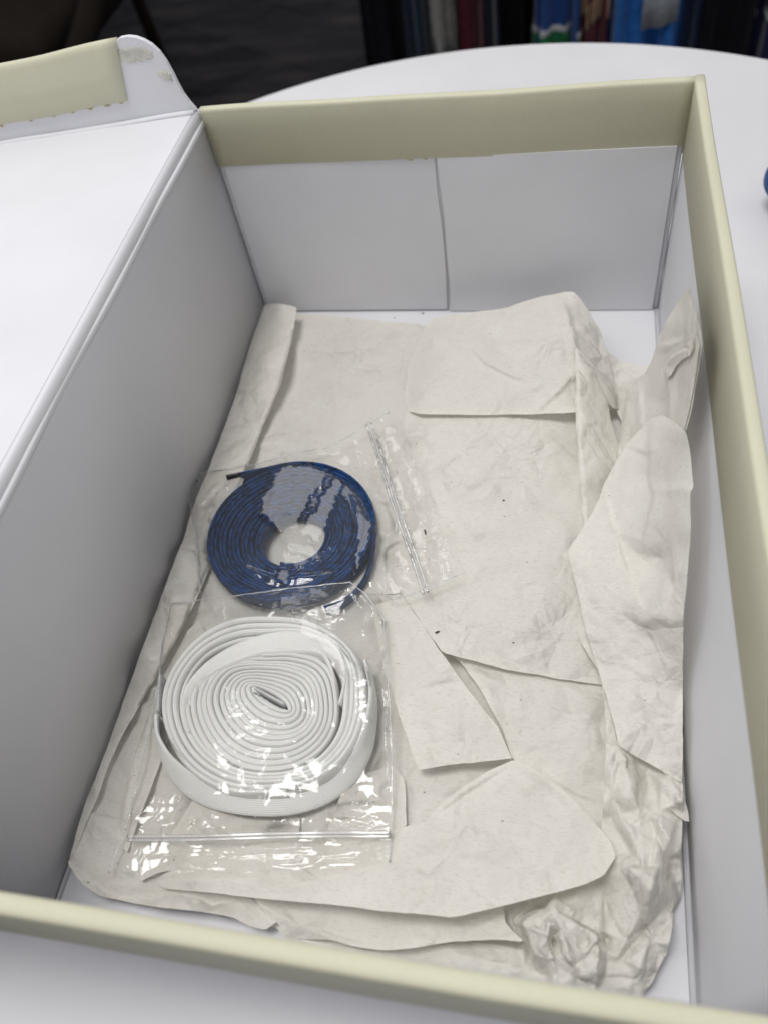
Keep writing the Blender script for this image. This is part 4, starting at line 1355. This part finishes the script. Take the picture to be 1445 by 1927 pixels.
lip1 = [(703, 792), (738, 774), (862, 1084), (806, 1112)]
_, h1 = sheet('film', [(350, 893), (400, 885), (480, 872), (560, 850), (612, 842), (655, 820), (690, 795), (735, 774), (760, 800), (790, 890), (822, 970), (862, 1083), (812, 1108), (770, 1122), (737, 1131), (716, 1118), (722, 1180), (640, 1190),
                       (520, 1195), (400, 1190), (376, 1120), (370, 1040), (358, 950)],
      [(350, 893, 9), (480, 872, 12), (612, 842, 11), (690, 795, 16), (735, 774, 18), (790, 890, 25), (822, 970, 26), (862, 1083, 24), (737, 1131, 17), (722, 1180, 11), (520, 1195, 13), (400, 1190, 11), (370, 1040, 10), (358, 950, 10),
       (440, 920, 16), (540, 880, 17), (640, 930, 17), (700, 1030, 16), (660, 1110, 17), (540, 1010, 17.5), (430, 1060, 17), (400, 1000, 16.5), (690, 880, 13), (740, 950, 16), (760, 1060, 20), (725, 1030, 11), (705, 1130, 11)],
      FILM, bag1, (70, 0.45, 13, 46), 31, gap=0.35, step=2.8, rounded=False, update=True, fac=0.8, extra=ribs([(703, 792), (806, 1112)], [(738, 774)], 9, 0.05, 2, lip1), crinkle=[(lip1, 13, 0.75, 3.5, -0.38), ([(640, 830), (700, 795), (745, 930), (800, 1100), (735, 1125), (716, 1030)], 17, 0.7, 2.2, -0.4), ([(352, 895), (440, 885), (430, 925), (385, 990), (372, 1010)], 16, 0.8, 2.0, 0.9),
             ([(580, 850), (660, 820), (680, 880), (640, 880)], 14, 0.6, 1.5, 0.2)], patches=([
          ([(524, 876), (575, 872), (618, 884), (612, 900), (590, 935), (566, 975), (555, 1000), (535, 1006), (508, 985), (488, 960), (490, 940), (500, 930)], 'veil', 0),
          ([(646, 898), (640, 925), (626, 965), (608, 1005), (598, 1028), (585, 1015), (560, 1000), (590, 965), (605, 930), (628, 902)], 'veil', 0),
          ([(668, 950), (684, 965), (700, 980), (698, 1010), (680, 1050), (668, 1100), (664, 1070), (672, 1010)], 'veil', 0),
          ([(540, 1030), (590, 1020), (605, 1050), (560, 1068), (535, 1060)], 'veil', 9), ([(520, 1072), (550, 1070), (545, 1095), (530, 1110)], 'veil', 0),
          ([(700, 800), (715, 800), (740, 870), (725, 880)], 'veil', 11), ([(725, 890), (750, 895), (775, 960), (760, 970)], 'veil', 11), ([(770, 1000), (795, 990), (808, 1060), (790, 1075)], 'veil', 11),
          ([(742, 1035), (760, 1040), (775, 1075), (782, 1112), (755, 1090)], 'veil', 13), ([(362, 905), (378, 910), (384, 945), (374, 950)], 'veil', 11), ([(385, 960), (430, 905), (436, 910), (395, 960)], 'veil', 11),
          ([(712, 790), (730, 782), (756, 850), (742, 856)], 'veil', 12), ([(752, 862), (766, 858), (800, 935), (786, 940)], 'veil', 12), ([(805, 990), (820, 982), (850, 1070), (836, 1078)], 'veil', 9), ([(696, 805), (704, 803), (800, 1106), (792, 1110)], 'veil', 0), ([(706, 850), (714, 856), (712, 885), (702, 880)], 'veil', 0), ([(716, 990), (724, 990), (726, 1012), (716, 1012)], 'veil', 0)]),
      creases=[([(657, 823), (675, 870), (690, 915), (725, 925), (745, 985), (742, 1000), (715, 1018), (708, 1090), (720, 1130)], 2.4, 9, 'ridge'), ([(352, 895), (375, 950), (378, 990)], 2.0, 8, 'ridge'), ([(375, 950), (430, 890)], 2.2, 10, 'step+'),
               ([(530, 876), (500, 930), (488, 965), (540, 1008)], 2.0, 34, 'step-'), ([(646, 900), (622, 960), (602, 1025)], 1.8, 22, 'step+'), ([(650, 905), (668, 985), (700, 1000), (672, 1095)], 1.8, 12, 'ridge'), ([(735, 880), (760, 870), (780, 868)], 1.6, 12, 'ridge'),
               ([(755, 930), (800, 985)], 1.6, 14, 'step+'), ([(735, 1060), (760, 1090), (800, 1112)], 1.8, 12, 'ridge'), ([(440, 1060), (520, 1090), (640, 1080)], 1.2, 20, 'step+')])

def seam(hf, line, parent, wdt=0.00055, lift=0.25):
    uv = []
    for a, b in zip(line, line[1:]):
        k = max(2, int(math.dist(a, b) / 6))
        uv += [(a[0] + (b[0] - a[0]) * i / k, a[1] + (b[1] - a[1]) * i / k) for i in range(k)]
    uv = np.array(uv + [line[-1]], float)
    r = np.random.RandomState(len(uv))
    uv += np.convolve(r.uniform(-1, 1, len(uv)), np.ones(3) / 3, 'same')[:, None] * 1.2
    z = hf(uv)
    z = np.convolve(np.pad(z, 2, 'edge'), np.ones(5) / 5, 'valid') + lift
    return ribbon('seam', at(uv, z / 1000), 1.57 + 0.6 * np.sin(np.arange(len(uv)) * 0.9), wdt, 0.00035, SEAMM, parent, 6)


def zipline(hf, a, b, off, parent, n=60, wdt=0.0013, lift=0.35):
    a = np.array(a, float); b = np.array(b, float)
    uv = np.array([a * (1 - k) + b * k + np.array([1.2 * math.sin(k * 9), 1.2 * math.sin(k * 7)]) for k in np.linspace(0, 1, n)]) + np.array(off)
    z = hf(uv)
    z = np.convolve(np.pad(z, 4, 'edge'), np.ones(9) / 9, 'valid') + lift
    return ribbon('zip_strip', at(uv, z / 1000), 1.57, wdt, 0.0005, ZIPM, parent, 8)


zipline(h1, (690, 800), (796, 1118), (0, 0), bag1)
zipline(h1, (690, 800), (796, 1118), (9, -3), bag1)
seam(h1, [(377, 1118), (371, 1040), (359, 950), (351, 895), (400, 887), (480, 874), (560, 852), (612, 844), (655, 822), (690, 797), (733, 776)], bag1)
seam(h1, [(858, 1083), (812, 1106), (770, 1120), (739, 1129), (718, 1116)], bag1)
fl_ = fleck(800, 1002, 0.0017, 0.0006, 1.9, None, 0.2)
tag(fl_, 'tiny black lint fleck on the lip of the plastic bag', 'lint')
fl_.name = 'lint_fleck'

bag2 = bag('zip_bag', (-0.04, 0.08, 0.008), 'clear plastic zip bag around the white shoelace')
raise_disc((500, 1318), 203, 170, 20.2)
lip2 = [(230, 1578), (736, 1570), (736, 1622), (215, 1645)]
_, h2 = sheet('film', [(318, 1134), (420, 1122), (540, 1106), (610, 1098), (660, 1093), (690, 1118), (724, 1165), (728, 1240), (735, 1330), (740, 1420), (739, 1500), (737, 1570), (735, 1625), (640, 1632), (500, 1640), (400, 1645), (300, 1652), (205, 1645), (222, 1590),
                       (240, 1540), (262, 1450), (282, 1370), (296, 1290), (305, 1210)],
      [(318, 1134, 12), (420, 1122, 18), (540, 1106, 19), (660, 1093, 19), (690, 1118, 17), (724, 1165, 14), (735, 1330, 15), (740, 1420, 14), (737, 1570, 13.5), (735, 1625, 15), (500, 1640, 17), (300, 1652, 15), (205, 1645, 12), (240, 1540, 12), (282, 1370, 11), (305, 1210, 11),
       (500, 1160, 21.4), (400, 1190, 21), (640, 1200, 21.4), (690, 1320, 20.6), (640, 1440, 21.2), (500, 1495, 21.4), (500, 1522, 20.2), (600, 1492, 21.2), (400, 1495, 20.9), (400, 1460, 21.2), (330, 1390, 20.4), (320, 1300, 20.6), (500, 1310, 21.5), (500, 1555, 13.5), (350, 1540, 13), (650, 1540, 13.5), (500, 1600, 15)],
      FILM, bag2, (85, 0.45, 13, 44), 33, gap=0.35, step=2.8, rounded=False, fac=0.8, extra=ribs([(230, 1578), (736, 1570)], [(215, 1640)], 8, 0.05, 2, lip2), crinkle=[(lip2, 13, 0.6, 3.5, 1.57), ([(240, 1560), (270, 1480), (340, 1470), (400, 1530), (560, 1545), (735, 1530), (735, 1565), (240, 1575)], 15, 0.7, 1.6, 1.4), ([(640, 1470), (700, 1380), (738, 1420), (738, 1515), (640, 1510)], 15, 0.8, 1.8, 0.4),
             ([(655, 1095), (725, 1165), (735, 1350), (705, 1340), (690, 1200), (640, 1150)], 15, 0.8, 2.2, 0.3), ([(318, 1136), (420, 1125), (430, 1180), (345, 1215), (306, 1300), (290, 1350)], 15, 0.7, 1.8, 0.5),
             ([(420, 1290), (520, 1340), (560, 1400), (440, 1390)], 13, 0.4, 1.5, 0.9)], patches=([
          ([(668, 1465), (690, 1440), (700, 1470), (716, 1505), (690, 1500), (668, 1480)], 'over', 7),
          ([(550, 1148), (570, 1152), (610, 1188), (650, 1225), (672, 1265), (690, 1310), (676, 1300), (650, 1270), (610, 1220), (570, 1190)], 'veil', 0), ([(655, 1260), (690, 1270), (694, 1370), (680, 1380), (672, 1320)], 'over', 5),
          ([(428, 1322), (450, 1325), (506, 1365), (500, 1372), (470, 1360), (428, 1355)], 'over', 5), ([(245, 1545), (280, 1505), (330, 1490), (345, 1500), (330, 1530), (280, 1552)], 'over', 6),
          ([(233, 1636), (250, 1605), (285, 1582), (318, 1575), (322, 1600), (300, 1640), (262, 1644)], 'over', 6), ([(345, 1560), (352, 1538), (366, 1535), (372, 1556)], 'over', 5), ([(374, 1558), (380, 1536), (400, 1548), (405, 1556)], 'over', 5),
          ([(412, 1130), (430, 1145), (432, 1178), (424, 1172)], 'veil', 0), ([(318, 1165), (335, 1165), (340, 1185), (322, 1200)], 'over', 5), ([(606, 1528), (615, 1538), (730, 1545), (735, 1552), (610, 1550)], 'over', 5), ([(500, 1545), (540, 1538), (575, 1546), (560, 1552)], 'over', 6),
          ([(640, 1440), (660, 1425), (662, 1440), (650, 1462)], 'over', 5), ([(560, 1300), (590, 1320), (596, 1350), (580, 1345)], 'over', 5)]),
      creases=[([(320, 1138), (310, 1200), (296, 1290), (284, 1370)], 1.8, 8, 'ridge'), ([(322, 1140), (345, 1180), (360, 1215)], 1.8, 12, 'step+'), ([(660, 1095), (690, 1130), (722, 1166)], 2.2, 14, 'ridge'), ([(560, 1150), (600, 1190), (650, 1240), (690, 1300)], 2.0, 22, 'step+'),
               ([(725, 1190), (730, 1300), (737, 1420), (738, 1510)], 1.8, 8, 'ridge'), ([(735, 1500), (700, 1492), (610, 1500)], 2.0, 10, 'ridge'), ([(240, 1530), (330, 1500), (350, 1470)], 2.6, 20, 'step+'), ([(690, 1370), (665, 1440), (712, 1500)], 2.2, 20, 'step-'),
               ([(440, 1300), (430, 1340), (500, 1370)], 1.6, 14, 'ridge'), ([(330, 1530), (380, 1545), (420, 1540)], 2.0, 14, 'ridge'), ([(250, 1600), (330, 1580), (380, 1590)], 2.2, 22, 'step+'), ([(400, 1590), (500, 1600), (600, 1590)], 1.6, 18, 'ridge')])
zipline(h2, (240, 1574), (734, 1566), (0, 0), bag2)
zipline(h2, (240, 1574), (734, 1566), (1, 7), bag2)

seam(h2, [(205, 1643), (224, 1590), (242, 1540), (264, 1450), (284, 1370), (298, 1290), (307, 1210), (320, 1136), (420, 1124), (540, 1108), (658, 1095), (689, 1119), (722, 1166), (726, 1240), (733, 1330), (738, 1420), (737, 1500), (735, 1568), (733, 1622)], bag2)

# ------------------------------------------------------------------ background: clothes rail, chair, blue thing
def cloth(name, u0, u1, y, z0, z1, mat, label, cat, seed, depth=0.09, flare=1.12, amp=0.024, parts=()):
    """a hanging garment: closed tube of cloth with vertical folds"""
    xa = aty(u0, 45, y)[0]; xb = aty(u1, 45, y)[0]
    cx, hw = (xa + xb) / 2, (xb - xa) / 2
    root = empty(name, (cx, y, z0), label, cat, 'clothes hanging behind the table')
    r = random.Random(seed)
    ph = [r.uniform(0, 6.28) for _ in range(4)]

    def ring(z, nu=64, grow=0.0):
        t = (z - z0) / (z1 - z0)
        k = flare + (0.9 - flare) * t
        out = []
        for i in range(nu):
            a = 2 * math.pi * i / nu
            fold = amp * (math.sin(7 * a + ph[0] + t) + 0.6 * math.sin(12 * a + ph[1] - 2 * t) + 0.4 * math.sin(19 * a + ph[2])) * (1.1 - 0.6 * t)
            ca, sa = math.cos(a), math.sin(a)
            out.append((cx + (hw * k + grow) * math.copysign(abs(ca) ** 0.6, ca) + fold * 0.3 * ca, y + (depth * k + grow + fold) * sa, z + 0.01 * math.sin(3 * a + ph[3]) * (1 - t)))
        return out

    def tube(nm, za, zb, m, grow, n=14, cap=True):
        v, f = [], []
        nu = 64
        for s in range(n + 1): v += ring(za + (zb - za) * s / n, nu, grow)
        for s in range(n):
            for i in range(nu): f.append((s * nu + i, s * nu + (i + 1) % nu, (s + 1) * nu + (i + 1) % nu, (s + 1) * nu + i))
        if cap: f += [tuple(range(nu - 1, -1, -1)), tuple(n * nu + i for i in range(nu))]
        return pydata(nm, v, f, m, root)
    tube('body', z0, z1, mat, 0.0, 20)
    for nm, za, zb, m in parts: tube(nm, za, zb, m, 0.004, 4)
    return root


def cm(n, c, sheen=0.2): return plain(n, c, 0.85, 0.1, sheen, 0.3, 60)


BLACKC = cm('black_cloth', (0.006, 0.006, 0.008), 0.0)
CHARC = cm('charcoal_cloth', (0.010, 0.010, 0.012), 0.0)
cloth('garment', 700, 772, 2.0, -0.62, 0.5, BLACKC, 'black garment at the left end of the hanging clothes', 'garment', 1)
cloth('garment', 778, 824, 1.98, -0.66, 0.5, cm('dark_teal_cloth', (0.006, 0.016, 0.035)), 'dark blue green garment left of the pale grey one', 'garment', 2)
cloth('garment', 828, 862, 1.95, -0.56, 0.5, cm('pale_grey_cloth', (0.22, 0.21, 0.20)), 'pale grey garment hanging among dark ones', 'garment', 3)
cloth('garment', 872, 917, 1.95, -0.66, 0.5, cm('maroon_cloth', (0.055, 0.006, 0.014)), 'plain maroon garment between the pale grey and navy ones', 'garment', 4)
cloth('garment', 917, 948, 1.97, -0.66, 0.5, cm('navy_cloth', (0.006, 0.010, 0.028)), 'narrow navy garment beside the plain maroon one', 'garment', 5)
cloth('garment', 948, 1004, 2.0, -0.66, 0.5, BLACKC, 'black garment left of the blue and green one', 'garment', 6)
GREEN = cm('green_cloth', (0.008, 0.085, 0.030)); WHT = cm('white_trim', (0.35, 0.36, 0.36))
cloth('garment', 1012, 1094, 1.95, -0.66, 0.5, cm('royal_blue_cloth', (0.012, 0.045, 0.17)), 'royal blue garment with white stripe and green lower part', 'garment', 7,
      parts=[('green_hem', -0.659, -0.518, GREEN), ('white_stripe', -0.518, -0.506, WHT)])
cloth('garment', 1099, 1134, 1.93, -0.66, 0.5, cm('wine_cloth', (0.07, 0.008, 0.018)), 'wine red garment with a tan band', 'garment', 8, parts=[('tan_band', -0.485, -0.44, cm('tan_cloth', (0.23, 0.15, 0.09)))])
bl = cloth('garment', 1138, 1272, 1.93, -0.66, 0.5, cm('bright_blue_cloth', (0.016, 0.10, 0.33)), 'bright blue garment with a light grey patch', 'garment', 9)
cx0 = aty(1209, 20, 1.83)[0]; cx1 = aty(1273, 20, 1.83)[0]
v = []; f = []
for i in range(9):
    for j in range(5):
        x = cx0 + (cx1 - cx0) * i / 8; z = -0.50 + 0.30 * j / 4 + 0.012 * (i / 8) * (j == 0)
        v.append((x, 1.808 + 0.006 * math.sin(i * 1.1), z))
for i in range(8):
    for j in range(4): f.append((i * 5 + j, i * 5 + 5 + j, i * 5 + 6 + j, i * 5 + 1 + j))
pat = pydata('grey_patch', v, f, cm('light_grey_cloth', (0.30, 0.32, 0.35)), bl)
sm = pat.modifiers.new('solid', 'SOLIDIFY'); sm.thickness = 0.004
cloth('garment', 1276, 1300, 2.0, -0.66, 0.5, cm('deep_blue_cloth', (0.006, 0.016, 0.06)), 'deep blue garment right of the bright blue one', 'garment', 10)
cloth('garment', 1300, 1412, 1.97, -0.66, 0.5, CHARC, 'wide charcoal garment near the right edge', 'garment', 11)
cloth('garment', 1420, 1500, 1.93, -0.66, 0.5, cm('dark_violet_cloth', (0.012, 0.012, 0.05)), 'dark violet garment with red top at the right edge', 'garment', 12,
      parts=[('red_yoke', -0.50, 0.45, cm('red_cloth', (0.09, 0.012, 0.012))), ('white_trim', -0.515, -0.50, WHT)])
rack = empty('clothes_rack', (0.05, 2.0, -0.75), 'dark metal clothes rack holding the hanging garments', 'clothes rack')


def rod(name, a, b, r, mat, parent):
    bmx = bmesh.new()
    a, b = Vector(a), Vector(b)
    bmesh.ops.create_cone(bmx, cap_ends=True, segments=16, radius1=r, radius2=r, depth=(b - a).length)
    bmx.transform(Matrix.Translation((a + b) / 2) @ (b - a).to_track_quat('Z', 'Y').to_matrix().to_4x4())
    return bm_obj(name, bmx, mat, parent, True)


rod('rail', (-0.34, 2.0, 0.52), (0.75, 2.0, 0.52), 0.014, DARKM, rack)
rod('post', (-0.34, 2.0, -0.74), (-0.34, 2.0, 0.52), 0.014, DARKM, rack)
rod('post', (0.75, 2.0, -0.74), (0.75, 2.0, 0.52), 0.014, DARKM, rack)

# dark brown chair, far left
BROWN = plain('dark_brown_upholstery', (0.010, 0.007, 0.005), 0.8, 0.1, 0.0, 0.25, 25)
cp = at1(40, 40, -0.40)
chair = empty('chair', (cp[0], cp[1], -0.75), 'dark brown upholstered chair behind the lid at far left', 'chair')
bm = bmesh.new(); box(bm, (cp[0] - 0.42, cp[1] - 0.16, -0.50), (cp[0] + 0.13, cp[1] + 0.42, -0.38), 0.04, 4); bm_obj('seat', bm, BROWN, chair, True)
bm = bmesh.new(); box(bm, (cp[0] - 0.42, cp[1] + 0.40, -0.45), (cp[0] + 0.10, cp[1] + 0.50, 0.1), 0.035, 4); bm_obj('backrest', bm, BROWN, chair, True)
for (sx, sy) in ((-0.38, -0.12), (0.1, -0.12), (-0.38, 0.44), (0.1, 0.44)):
    rod('leg', (cp[0] + sx, cp[1] + sy, -0.749), (cp[0] + sx * 0.95, cp[1] + sy * 0.95, -0.48), 0.018, BROWN, chair)
rod('armrest', (cp[0] + 0.20, cp[1] - 0.2, -0.44), (cp[0] + 0.15, cp[1] + 0.45, -0.30), 0.03, BROWN, chair)

# blue rounded cloth thing at the right edge of the table
bm = bmesh.new()
bmesh.ops.create_uvsphere(bm, u_segments=48, v_segments=24, radius=1)
for vtx in bm.verts:
    x, y, z = vtx.co
    k = 1 + 0.03 * math.sin(5 * math.atan2(y, x)) + 0.02 * math.sin(9 * x + 4 * z)
    vtx.co = Vector((0.215 + x * 0.031 * k, 0.448 + y * 0.025 * k, 0.019 + (z * 0.022 * k if z > -0.75 else -0.0213)))
ob = bm_obj('cloth_pouch', bm, plain('blue_felt', (0.008, 0.055, 0.19), 0.8, 0.15, 0.15, 0.3, 300, 0.0006), None, True)
tag(ob, 'rounded blue cloth item at right edge of white table', 'pouch')
